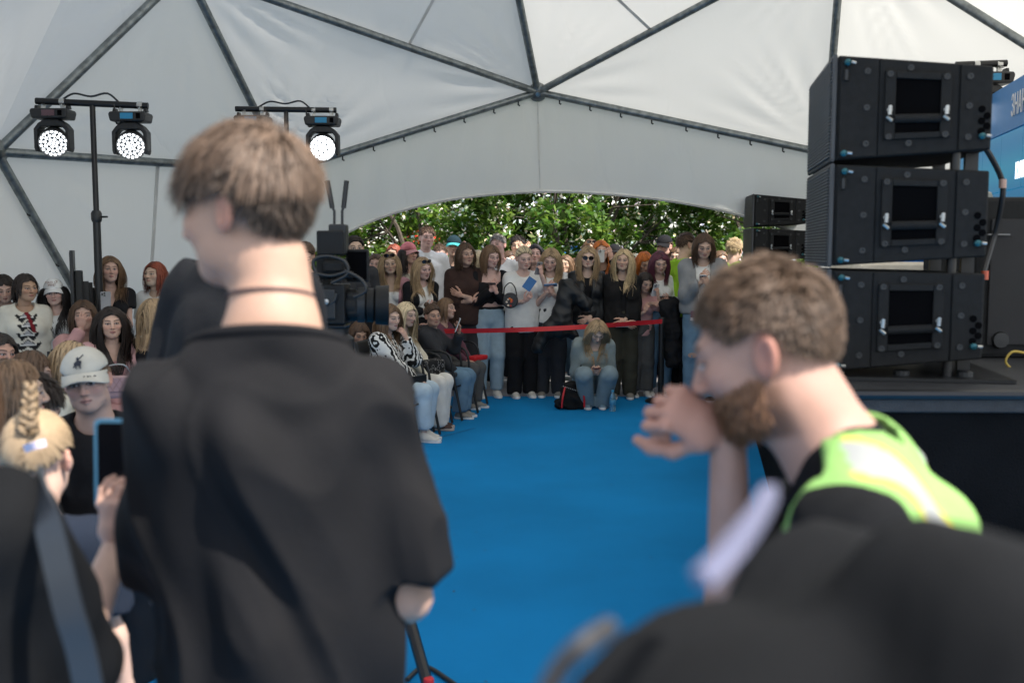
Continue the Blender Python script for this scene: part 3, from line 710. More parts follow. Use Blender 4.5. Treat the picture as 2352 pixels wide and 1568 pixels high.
    if hp_:
        V_, Q_, c_ = join(hp_); mobj('hair', mesh_np('hair', V_, Q_, M_hair, np.clip(c_, .002, 1)), root)
    if cap:
        (V_, Q_), (VB, QB) = cap_meshes(Mh); co_ = mobj('cap', mesh_np('cap', V_, Q_, cap['mat']), root); mobj('brim', mesh_np('brim', VB, QB, cap.get('brim', cap['mat'])), co_)
    if glasses:
        mb = MB(); t = lambda x, y, z: Mh[:3, :3] @ A3(x, y, z) + Mh[:3, 3]; up_ = glasses == 'head'
        yy, zz = (-.075, .098) if up_ else (-.100, .004)
        lens = MB()
        for q in (-1, 1):
            c0 = q * .033; n_ = 14; ring = [t(c0 + .027 * math.cos(2 * math.pi * i / n_), yy + (abs(math.cos(2 * math.pi * i / n_) * .5 + q * .5) ** 2) * .012, zz + (.021 * math.sin(2 * math.pi * i / n_))) for i in range(n_)]
            lens.add(ring + [A + (Mh[:3, :3] @ A3(0, .003, 0)) for A in ring], [tuple(range(n_)), tuple(range(2 * n_ - 1, n_ - 1, -1))] + [(i, (i + 1) % n_, n_ + (i + 1) % n_, n_ + i) for i in range(n_)])
            mb.tube(ring + [ring[0]], .0022 * hs, 6); mb.tube([t(q * .060, yy + .012, zz + .006), t(q * .078, yy + .05, zz + (.0 if up_ else .008)), t(q * .080, .012 if not up_ else -.0, zz - (.03 if up_ else -.01))], .002, 5)
        mb.tube([t(-.008, yy, zz + .004), t(.008, yy, zz + .004)], .002, 5)
        go = mb.build('sunglasses', M_black, root, smooth=True); lens.build('lens', M_lens, go)
    # ---- frames for things held or worn
    W4 = np.eye(4); W4[:3, :3] = Rz; W4[:3, 3] = wl
    tw = lambda p: Rz @ np.asarray(p) + wl
    return dict(root=root, T=lambda *a: tw(T(*a)), hands=[(tw(h[0]), Rz @ h[1], h[2]) for h in hands], H=H, Mh=W4 @ Mh, s=s, Rz=Rz, loc=wl, X=Rz @ X, fw=Rz @ fw, up=Rz @ up, elb=[tw(h[5]) for h in hands], feet=[(tw(a), q) for a, q in feet], sh=[tw(h[4]) for h in hands])
M_lens = surf('dark_lens', (.02, .015, .015), .08, coat=1)

_shoe = {}
def shoe(root, an, s, sgn, mats):
    um, sm2 = mats
    if 'u' not in _shoe:
        g = Grid((-.07, -.22, -.01), (.07, .10, .13), .008)
        for p in (rc((0, -.13, .022), (.0, -.02, .03), .030, .036, (1, 0, 0), 1.35), rc((0, -.02, .035), (0, .035, .035), .034, .032, sm=.03), rc((0, -.06, .045), (0, .0, .085), .026, .036, sm=.04), rc((0, .01, .05), (0, .012, .095), .034, .034, sm=.03)): g.prim(p)
        g.cut(lambda P: .020 - P[..., 2], .004); g.cut(lambda P: P[..., 2] - .098, .004); _shoe['u'] = g.nets()
        n = 20; pts = [(.043 * math.copysign(abs(math.cos(a)) ** .8, math.cos(a)) * (1.08 if math.sin(a) < 0 else .92), -.055 + .128 * math.copysign(abs(math.sin(a)) ** .75, math.sin(a))) for a in np.linspace(0, 2 * math.pi, n, endpoint=False)]
        _shoe['s'] = pts
    V, Q = _shoe['u']; V = V * s; V = V + A3(an[0], an[1], an[2] - .046 * 1.70 * s)
    key = ('um', id(um)); o = mobj('shoe', mesh_np('shoe', V, Q, um), root)
    mb = MB(); z0 = an[2] - .046 * 1.70 * s
    mb.prism(_shoe['s'], lambda a, b, d: (an[0] + a * s, an[1] + b * s, z0 + d), .001, .026 * s); mb.build('sole', sm2, o)
# ------------------------------------------------------------------ the ground
def sheet(name, x0, x1, y0, y1, z, mat, nx=1, ny=1, wav=0, **kw):
    X_, Y_ = np.meshgrid(np.linspace(x0, x1, nx + 1), np.linspace(y0, y1, ny + 1), indexing='ij')
    V = np.stack([X_, Y_, np.full_like(X_, z)], -1).reshape(-1, 3)
    if wav: V[:, 2] += wav * (np.sin(V[:, 0] * 2.1 + V[:, 1] * .9) * np.sin(V[:, 1] * 3.3 - V[:, 0]) + .5 * np.sin(V[:, 1] * 7 + V[:, 0] * 2))
    i, j = np.meshgrid(np.arange(nx), np.arange(ny), indexing='ij'); a = (i * (ny + 1) + j).ravel()
    Q = np.stack([a, a + ny + 1, a + ny + 2, a + 1], 1)
    return mobj(name, mesh_np(name, V, Q, mat), **kw)
M_asphalt = surf('asphalt', (.16, .155, .15), .9, var=.3, scale=2.5, bump=.3, bscale=120)
sheet('ground', -150, 150, -60, 240, -.03, M_asphalt, kind='structure')
M_grass = surf('lawn', (.055, .10, .025), .9, var=.4, scale=1.5, bump=.6, bscale=60)
sheet('lawn', -40, 40, 13.6, 90, -.022, M_grass, kind='structure')
M_carpet = surf('blue_carpet', (.006, .20, .48), .95, var=.13, scale=.9, bump=.45, bscale=420, spec=.12)
sheet('carpet', -5.0, 2.9, -1.5, 11.15, 0, M_carpet, 60, 90, .0016, kind='structure')
mb = MB()
for q in ((-2.0, 6.42, -.35, 9.1), ): mb.add([(q[0], q[1], .003), (q[0] + .012, q[1], .003), (q[2] + .012, q[3], .003), (q[2], q[3], .003)], [(0, 1, 2, 3)])
mb.build('carpet_seam', surf('seam_blue', (.003, .07, .18), .95), kind='structure')

r_ = np.random.default_rng(5); n_ = 160; cx_ = np.stack([r_.uniform(-3, 1.0, n_), r_.uniform(3.2, 10.8, n_), np.full(n_, .004)], 1); a_ = r_.uniform(0, 6.28, n_); sz_ = r_.uniform(.003, .011, n_)[:, None]
du = np.stack([np.cos(a_), np.sin(a_), .1 + 0 * a_], 1) * sz_; dv = np.stack([-np.sin(a_), np.cos(a_), 0 * a_], 1) * sz_ * .45
tag(mobj('litter', mesh_np('litter', np.stack([cx_ - du, cx_ + dv, cx_ + du, cx_ - dv], 1).reshape(-1, 3), np.arange(n_ * 4).reshape(-1, 4), surf('litter', (.05, .055, .06), .9, var=.6, scale=3), smooth=False)), kind='stuff')
# ------------------------------------------------------------------ dome tent
def fabric_mat():
    m, n, l, b = _new('tent_fabric'); n.remove(b); out = n['Material Output']
    d = n.new('ShaderNodeBsdfDiffuse'); t = n.new('ShaderNodeBsdfTranslucent'); g = n.new('ShaderNodeBsdfGlossy'); mx = n.new('ShaderNodeMixShader'); m2 = n.new('ShaderNodeMixShader')
    tc = n.new('ShaderNodeTexCoord')
    d.inputs[0].default_value = (.78, .765, .735, 1); t.inputs[0].default_value = (.64, .625, .57, 1); mx.inputs[0].default_value = .54
    g.inputs['Roughness'].default_value = .45; m2.inputs[0].default_value = .04
    mp = n.new('ShaderNodeMapping'); mp.inputs['Scale'].default_value = (1, 1, .45); l.new(tc.outputs['Object'], mp.inputs[0])
    nz = n.new('ShaderNodeTexNoise'); nz.inputs['Scale'].default_value = 2.2; nz.inputs['Detail'].default_value = 6; nz.inputs['Distortion'].default_value = .8
    l.new(mp.outputs[0], nz.inputs['Vector'])
    v = n.new('ShaderNodeTexVoronoi'); v.feature = 'DISTANCE_TO_EDGE'; v.inputs['Scale'].default_value = 1.3; v.inputs['Randomness'].default_value = 1
    ad = n.new('ShaderNodeMix'); ad.data_type = 'VECTOR'; ad.inputs[0].default_value = .35; l.new(mp.outputs[0], ad.inputs[4]); l.new(nz.outputs['Color'], ad.inputs[5]); l.new(ad.outputs[1], v.inputs['Vector'])
    mr = n.new('ShaderNodeMapRange'); mr.inputs[1].default_value = 0; mr.inputs[2].default_value = .05; l.new(v.outputs['Distance'], mr.inputs[0])
    ma = n.new('ShaderNodeMath'); ma.operation = 'MULTIPLY_ADD'; ma.inputs[1].default_value = .22; l.new(mr.outputs[0], ma.inputs[0]); l.new(nz.outputs['Fac'], ma.inputs[2])
    bp = n.new('ShaderNodeBump'); bp.inputs['Strength'].default_value = .38; bp.inputs['Distance'].default_value = .035; l.new(ma.outputs[0], bp.inputs['Height'])
    for q in (d, g): l.new(bp.outputs[0], q.inputs['Normal'])
    l.new(d.outputs[0], mx.inputs[1]); l.new(t.outputs[0], mx.inputs[2]); l.new(mx.outputs[0], m2.inputs[1]); l.new(g.outputs[0], m2.inputs[2]); l.new(m2.outputs[0], out.inputs[0])
    return m
M_fabric = fabric_mat()
M_seam = surf('tent_seam', (.55, .55, .53), .6)
DC, DR = A3(.4, 7.0, 1.0), 5.2
def onsph(px, py):
    o = A3(0, 0, CAM_Z); d = nrm(ray(px, py)); b = (o - DC) @ d; c = (o - DC) @ (o - DC) - DR * DR
    return o + d * (-b + math.sqrt(b * b - c))
def ringp(az, z):
    r_ = math.sqrt(DR * DR - (z - DC[2]) ** 2); return A3(DC[0] + r_ * math.sin(R(az)), DC[1] + r_ * math.cos(R(az)), z)
ND = dict(NB=onsph(655, 392), NR=onsph(1895, 352), N0=onsph(1235, 212), UL=onsph(426, -69), UR=onsph(1937, -160), U0=onsph(1140, -260), NL=onsph(-8, 349), NRR=onsph(2690, 312))
for k, a in (('ML', -108), ('MR', 108)): ND[k] = ringp(a, 2.5)
ND['FL'] = A3(-2.9, 1.7, 2.5); ND['FR'] = A3(3.7, 1.7, 2.5)  # unseen front edge, pulled forward so that its shadow covers the carpet
for k, a in (('B54', -54), ('B90', -90), ('B126', -126), ('C54', 54), ('C90', 90), ('C126', 126), ('B162', -158), ('C162', 158)): ND[k] = ringp(a, 0.0)
ND['AP'] = A3(.4, 6.4, 6.2); ND['VL'] = ringp(-115, 4.9); ND['VR'] = ringp(115, 4.9); ND['V0'] = A3(.4, 1.75, 4.1); ND['SL'] = ringp(-72, 5.0); ND['SR'] = ringp(72, 5.0)  # front top node is out of view, set forward for the shade it throws
tent = thing('dome_tent', 'white fabric dome tent on grey steel struts arching over the crowd', 'tent', (0, 0, 0))
names = list(ND); bmh = bmesh = None
import bmesh
bmh = bmesh.new(); vs = [bmh.verts.new(ND[k]) for k in names]
for v in vs: pass
bmh.verts.ensure_lookup_table()
res_ = bmesh.ops.convex_hull(bmh, input=bmh.verts[:]); bmesh.ops.triangulate(bmh, faces=bmh.faces[:])
bmh.verts.index_update(); idx2 = {}
for v in bmh.verts: idx2[v.index] = min(names, key=lambda k: (Vector(ND[k]) - v.co).length)
tris = [tuple(idx2[v.index] for v in f.verts) for f in bmh.faces]; bmh.free()
tris = [t for t in tris if set(t) not in ({'NB', 'N0', 'U0'}, {'NB', 'U0', 'UL'})] + [t for t in (('NB', 'N0', 'UL'), ('N0', 'U0', 'UL')) if not any(set(q) == set(t) for q in tris)]
OPEN = {'B162', 'C162', 'FL', 'FR', 'V0'}
faces, edges = [], set()
for t in tris:
    st = set(t); P_ = [ND[k] for k in t]; cen = sum(P_) / 3
    if all(p[2] < .01 for p in P_): continue
    if st == {'NB', 'N0', 'NR'} or st <= {'NB', 'NR', 'B54', 'C54', 'N0'}: continue
    if cen[1] < 3.9 and cen[2] < 2.45: continue              # the near side is open
    if st <= {'FL', 'FR', 'V0', 'B162', 'C162'}: continue
    if cen[0] > 3.4 and cen[2] < 2.0 and cen[1] < 9.5: continue   # open towards the stage
    faces.append(t)
    for a, b in ((0, 1), (1, 2), (2, 0)): edges.add(tuple(sorted((t[a], t[b]))))
edges -= {('NL', 'SL'), ('NRR', 'SR')}
edges |= {tuple(sorted(e)) for e in (('NB', 'N0'), ('N0', 'NR'), ('NB', 'B54'), ('NR', 'C54'))}
def panel_mesh(A, B, Cc, n=44, seed=0):
    V, Q, ix = [], [], {}
    for i in range(n + 1):
        for j in range(n + 1 - i):
            u, v = i / n, j / n; w_ = 1 - u - v; p = A * w_ + B * u + Cc * v
            bulge = 27 * u * v * w_; nn = nrm(p - DC)
            ten = 0.
            for q_, (e0, e1) in ((A, (B, Cc)), (B, (Cc, A)), (Cc, (A, B))):
                v_ = p - q_; dd = np.linalg.norm(v_) + 1e-6; an = math.acos(max(-1, min(1, v_ @ nrm(e0 - q_) / dd))); ten += .016 * math.sin(an * 34 + seed + 2 * math.sin(an * 9)) * math.exp(-((dd - .55) / .55) ** 2)
            p = p + nn * (.055 + ten * min(1, bulge * 1.6) - .02 * bulge + .012 * bulge * math.sin(7 * u + seed) * math.sin(9 * v + seed * 2)); ix[i, j] = len(V); V.append(p)
    for i in range(n):
        for j in range(n - i):
            Q.append((ix[i, j], ix[i + 1, j], ix[i, j + 1]))
            if i + j < n - 1: Q.append((ix[i + 1, j], ix[i + 1, j + 1], ix[i, j + 1]))
    return np.array(V), np.array(Q)
for k, t in enumerate(faces):
    V, Q = panel_mesh(*[ND[q] for q in t], seed=k); mobj('fabric_panel', mesh_np('fabric_panel', V, Q, M_fabric), tent)
for a, b in sorted(edges):
    MB().tube([ND[a], ND[b]], .040, 14).build('strut', M_steel, tent, smooth=True)
for k in ('N0', 'NB', 'NR', 'NL', 'UL', 'UR', 'U0', 'NRR'):
    Mx = Matrix.Translation(ND[k]) @ Vector(ND[k] - DC).to_track_quat('Z', 'Y').to_matrix().to_4x4()
    h = MB().lathe([(.0, -.055), (.07, -.05), (.105, -.028), (.11, .02), (.09, .045), (0, .05)], Mx, 18).build('hub', M_steel, tent, smooth=True)
    m2 = MB().lathe([(0, -.085), (.028, -.082), (.03, -.05)], Mx, 10)
    for j in range(6):
        p = Mx @ Vector((.082 * math.cos(j * 1.047), .082 * math.sin(j * 1.047), -.04)); MB().lathe([(0, -.018), (.013, -.016), (.013, .0)], Matrix.Translation(p - Mx.translation) @ Mx, 6).build('bolt', M_steel, h)
    m2.build('hub_cap', M_chrome if k == 'N0' else M_steel, h)
# fabric over the doorway, cut to an arch below
lp = lambda a, b, t: ND[a] * (1 - t) + ND[b] * t
TOPS = [lp('B54', 'NB', .0), lp('B54', 'NB', .5), ND['NB']] + [lp('NB', 'N0', t) for t in (.25, .5, .75)] + [ND['N0']] + [lp('N0', 'NR', t) for t in (.25, .5, .75)] + [ND['NR'], lp('NR', 'C54', .5), ND['C54']]
ARCH = [(585, 940), (618, 760), (690, 606), (800, 532), (920, 484), (1060, 454), (1240, 440), (1405, 446), (1570, 466), (1728, 502), (1850, 560), (1935, 745), (1972, 940)]
BOTS = [at(x, y, 11.62 - .5 * ((x - 1250) / 650) ** 2) for x, y in ARCH]
def crom(P, m):
    P = [np.asarray(p) for p in P]; out = []
    for i in range(len(P) - 1):
        p0, p1, p2, p3 = P[max(i - 1, 0)], P[i], P[i + 1], P[min(i + 2, len(P) - 1)]
        for t in np.linspace(0, 1, m, endpoint=False): out.append(.5 * (2 * p1 + (p2 - p0) * t + (2 * p0 - 5 * p1 + 4 * p2 - p3) * t * t + (3 * p1 - p0 - 3 * p2 + p3) * t ** 3))
    return np.array(out + [P[-1]])
tops = np.array([TOPS[i] * (1 - t) + TOPS[i + 1] * t for i in range(12) for t in np.linspace(0, 1, 8, endpoint=False)] + [TOPS[-1]]); bots = crom(BOTS, 8)
nr_ = 12; V = []
for j in range(nr_ + 1):
    t = j / nr_; p = tops * (1 - t) + bots * t; k_ = np.arange(len(p))
    p = p + np.stack([0 * k_, .06 * (1 - t) - .05 * math.sin(math.pi * t) + .014 * np.sin(k_ * .9 + 3 * t) * t + .010 * np.sin(k_ * 1.9 + 2 * np.sin(k_ * .33)) * math.sin(math.pi * t), 0 * k_], 1); V.append(p)
V = np.concatenate(V); n_ = len(tops); a = (np.arange(nr_)[:, None] * n_ + np.arange(n_ - 1)[None, :]).ravel()
mobj('door_panel', mesh_np('door_panel', V, np.stack([a, a + 1, a + n_ + 1, a + n_], 1), M_fabric), tent)
hem = MB(); hem.tube([p + A3(0, -.012, 0) for p in bots], .022, 6); hem.build('hem', surf('hem_white', (.62, .62, .60), .6), tent, smooth=True)
def seam(p, q, w_=.035, off=.03):
    p, q = np.asarray(p), np.asarray(q); n = nrm((p + q) / 2 - DC); s_ = nrm(np.cross(q - p, n)) * w_ / 2; o = -n * off * 0
    MB().hexa([p - s_ + o - n * .006, p + s_ + o - n * .006, q - s_ - n * .006, q + s_ - n * .006, p - s_, p + s_, q - s_, q + s_]).build('seam', M_seam, tent)
inw = lambda P, k=.035: P + nrm(P - DC) * k
seam(inw(lp('NL', 'NB', .5), .03), inw(lp('NL', 'NB', .5) * .35 + ND['B54'] * .65, .03))
seam(inw(ND['N0'] - A3(0, 0, .12), .02), BOTS[6] + A3(0, -.02, .03), .014)
seam(inw(lp('N0', 'UL', .42), .03), inw(lp('N0', 'UL', .42) * .5 + ND['U0'] * .5, .03), .03)
seam(inw(lp('N0', 'UR', .42), .03), inw(lp('N0', 'UR', .42) * .5 + ND['U0'] * .5, .03), .03)
for e, ts in ((('NB', 'N0'), (.22, .34, .46, .58, .70, .82, .92)), (('N0', 'NR'), (.08, .19, .3, .41, .53, .64, .75, .86, .95)), (('NL', 'B54'), (.18, .36, .55, .72))):
    for t in ts:
        p = lp(*e, t); dn = A3(0, -.0, -1); MB().tube([p + dn * .035, p + dn * .075, p + dn * .085 + A3(.02, 0, 0)], .009, 6).build('hook', M_blackmetal, tent)
# skirt rail seen low at the left
MB().tube([ND['B54'] + A3(-.1, -.1, .9), ND['B54'] + A3(.55, .25, .9)], .03, 8).build('rail', M_steel, tent, smooth=True)

# ------------------------------------------------------------------ trees
M_bark = surf('bark', (.07, .055, .042), .9, var=.35, scale=9, bump=.7, bscale=25)
def leaf_mat(name, c, tr):
    m, n, l, b = _new(name); out = n['Material Output']; b.inputs['Roughness'].default_value = .5; b.inputs['Specular IOR Level'].default_value = .35
    a_ = n.new('ShaderNodeAttribute'); a_.attribute_name = 'Col'; t = n.new('ShaderNodeBsdfTranslucent'); mx = n.new('ShaderNodeMixShader'); mx.inputs[0].default_value = .5
    h = n.new('ShaderNodeMix'); h.data_type = 'RGBA'; h.blend_type = 'MULTIPLY'; h.inputs[0].default_value = 1; h.inputs[7].default_value = (1.15, 1.3, .8, 1)
    l.new(a_.outputs['Color'], b.inputs['Base Color']); l.new(a_.outputs['Color'], h.inputs[6]); l.new(h.outputs[2], t.inputs[0]); l.new(b.outputs[0], mx.inputs[1]); l.new(t.outputs[0], mx.inputs[2]); l.new(mx.outputs[0], out.inputs[0])
    return m
M_leaf = leaf_mat('leaf', None, .3); M_petal = surf('petal', None, .7, var=.05, attr=True)
def leaves(cent, size, col, r_, var=.5, up=.5):
    n = len(cent); nn = r_.normal(size=(n, 3)); nn[:, 2] = np.abs(nn[:, 2]) + up; nn /= np.linalg.norm(nn, axis=1)[:, None]
    t = r_.normal(size=(n, 3)); t -= (t * nn).sum(1)[:, None] * nn; t /= np.linalg.norm(t, axis=1)[:, None]; b = np.cross(nn, t)
    s = (size * r_.uniform(.6, 1.3, n))[:, None]
    V = np.stack([cent - t * s, cent + b * s * .52 - nn * s * .10, cent + t * s * 1.05 - nn * s * .25, cent - b * s * .52 - nn * s * .10], 1).reshape(-1, 3)
    i = np.arange(n)[:, None] * 4; Q = np.concatenate([i + np.array([[0, 1, 2]]), i + np.array([[0, 2, 3]])])
    c = np.asarray(col)[None, :] * 1.3 * r_.uniform(1 - var, 1 + var, (n, 1)) * np.stack([r_.uniform(.75, 1.3, n), np.ones(n), r_.uniform(.6, 1.2, n)], 1)
    return V, Q, np.repeat(c, 4, 0)
def tree(label, x, y, z, rx, rz, n, col, size=.055, blossom=0, group='trees behind the crowd', seed=1, clumps=70):
    r_ = np.random.default_rng(seed); t = thing('apple_tree' if blossom else 'young_tree', label, 'tree', (x, y, 0), 0, group)
    mb = MB(); ld = r_.uniform(-.15, .15, 2); fork = A3(ld[0], ld[1], max(.6, z - rz * .9))
    mb.tube([(0, 0, -.1), (ld[0] * .5, ld[1] * .5, fork[2] * .5), fork], .13, 8, .09)
    tips = []
    for k in range(9):
        a = k * 2.4 + r_.uniform(0, .5); e = A3(math.cos(a) * rx * r_.uniform(.4, .8), math.sin(a) * rx * r_.uniform(.4, .8), z + rz * r_.uniform(-.5, .6))
        mid = fork * .5 + e * .5 + r_.normal(0, .12, 3); mb.tube([fork - A3(0, 0, .1), mid, e], .06, 6, .012); tips.append((mid, e))
        for q in range(3): mb.tube([mid * .5 + e * .5, e + r_.normal(0, .45, 3)], .02, 5, .005)
    mb.build('trunk', M_bark, t, smooth=True)
    d = r_.normal(size=(clumps, 3)); d /= np.linalg.norm(d, axis=1)[:, None]; cc = A3(0, 0, z) + d * A3(rx, rx, rz) * (r_.uniform(.15, 1, (clumps, 1)) ** .45)
    cr = r_.uniform(.22, .52, clumps) * rx * .45; k = r_.integers(0, clumps, n); o = r_.normal(size=(n, 3)); o /= np.linalg.norm(o, axis=1)[:, None]
    cen = cc[k] + o * cr[k][:, None] * (r_.uniform(0, 1, (n, 1)) ** .5) * A3(1, 1, .75)
    V, Q, c = leaves(cen, size, col, r_); tag(mobj('crown', mesh_np('crown', V, Q, M_leaf, c, smooth=False), t))
    if blossom:
        kk = r_.integers(0, n, blossom); out_ = cen[kk] + (o[kk] * .08) + A3(0, -.05, .03)
        bc = np.repeat(out_, 8, 0) + r_.normal(0, .038, (blossom * 8, 3))
        V, Q, c = leaves(bc, .034, (.68, .67, .66), r_, .1, .2); mobj('blossom', mesh_np('blossom', V, Q, M_petal, c, smooth=False), t)
    return t
GRP = 'trees behind the crowd'
tree('broad white blossomed apple tree in the middle of the archway view', 1.2, 15.6, 2.25, 2.2, 1.75, 19000, (.095, .16, .038), .062, 720, seed=3, clumps=95)
tree('blossomed apple tree behind the grey haired man', -1.5, 16.2, 2.15, 2.0, 1.65, 16000, (.10, .165, .04), .058, 560, seed=4, clumps=85)
tree('dark green blossomed apple tree beside the small speaker stack', 4.0, 16.0, 2.25, 2.1, 1.75, 17000, (.085, .145, .034), .062, 500, seed=5, clumps=90)
tree('bright yellow green young tree at the left end of the archway view', -3.1, 17.3, 1.9, 1.35, 1.5, 9000, (.17, .25, .05), .06, 0, seed=6)
tree('tall dark tree rising behind the blossomed apple trees', -.4, 20.5, 3.6, 3.2, 2.6, 12000, (.055, .10, .028), .085, 0, seed=8, clumps=100)
tree('dense dark tree far behind the hi-vis stewards', 5.2, 20.5, 3.4, 3.2, 2.6, 12000, (.055, .10, .028), .085, 0, seed=9, clumps=100)
tree('leafy tree standing behind the yellow green young tree', -5.6, 21.0, 3.4, 2.8, 2.6, 11000, (.07, .12, .03), .085, 0, seed=10, clumps=90)
# a low hedge of shrubs closing the view under the crowns
r_ = np.random.default_rng(30); nq = 16000; cen = np.stack([r_.uniform(-12, 14, nq), 24 + r_.uniform(0, 1.6, nq), r_.uniform(0, 1, nq) ** .8 * 4.2], 1); cen[:, 2] *= .8 + .25 * np.sin(cen[:, 0] * 1.7)
V, Q, c = leaves(cen, .12, (.04, .075, .02), r_); tag(mobj('treeline', mesh_np('treeline', V, Q, M_leaf, c, smooth=False), kind='stuff'))
# market canopies beyond the trees' left side
def canopy(label, c, w_, h0, h1, col, trim):
    t = thing('canopy', label, 'canopy', c, R(12), 'canopies beyond the crowd'); h = w_ / 2
    MB().add([(-h, -h, h0), (h, -h, h0), (h, h, h0), (-h, h, h0), (0, 0, h1)], [(0, 1, 4), (1, 2, 4), (2, 3, 4), (3, 0, 4)]).build('roof', cloth(col), t)
    mb = MB()
    for q in range(4):
        a, b = [((-h, -h), (h, -h)), ((h, -h), (h, h)), ((h, h), (-h, h)), ((-h, h), (-h, -h))][q]; mb.box(((a[0] + b[0]) / 2, (a[1] + b[1]) / 2, h0 - .1), (abs(a[0] - b[0]) + .02, abs(a[1] - b[1]) + .02, .2))
    mb.build('valance', cloth(trim), t)
    for sx in (-1, 1):
        for sy in (-1, 1): MB().box((sx * (h - .04), sy * (h - .04), h0 / 2 - .1), (.05, .05, h0 - .2)).build('post', M_white, t)
p = at(975, 552, 18.6); canopy('red roofed canopy with a white peak left of the man in the white polo', (p[0], 18.6, 0), 1.5, 1.62, 2.1, (.62, .045, .025), (.7, .7, .68))
p = at(1325, 600, 22.5); canopy('small blue canopy glimpsed under the apple branches', (p[0], 22.5, 0), 1.6, 1.5, 1.8, (.02, .16, .45), (.03, .2, .5))
# ------------------------------------------------------------------ stage, loudspeakers, screen
M_stage = surf('stage_cloth', (.008, .008, .0085), .97, var=.3, scale=3, bump=.6, bscale=160, spec=.05)
M_deck = surf('stage_deck', (.022, .023, .025), .55, var=.3, scale=30, bump=.5, bscale=240)
M_cab = surf('painted_cabinet', (.0085, .009, .0095), .68, var=.25, scale=40, bump=.5, bscale=420, spec=.28)
M_grille = surf('grille_foam', (.02, .021, .023), .7)
M_rib = surf('grille_rib', (.10, .105, .11), .5)
M_void = surf('matt_black_and_shade', (.002, .002, .0025), .9, spec=.05)  # flat near-black; also stands in for the shade inside pockets and holes
M_teal = surf('teal_pin', (.012, .09, .11), .35, .3)
st = thing('stage', 'black stage platform with a dark fabric front at the right', 'stage', (0, 0, 0))
poly = [(1.12, 3.46), (4.0, 3.40), (4.4, 12.2), (2.75, 11.9)]
MB().prism([(x + .02, y + .02) for x, y in poly], lambda a, b, d: (a, b, d), 0.0, 1.06).build('skirt', M_stage, st)
MB().prism(poly, lambda a, b, d: (a, b, d), 1.06, 1.135).build('deck', M_deck, st, bevel=.006)
MB().tube([(1.12, 3.45, 1.125), (4.0, 3.39, 1.125)], .018, 8).build('edge_rail', M_blackmetal, st, smooth=True)

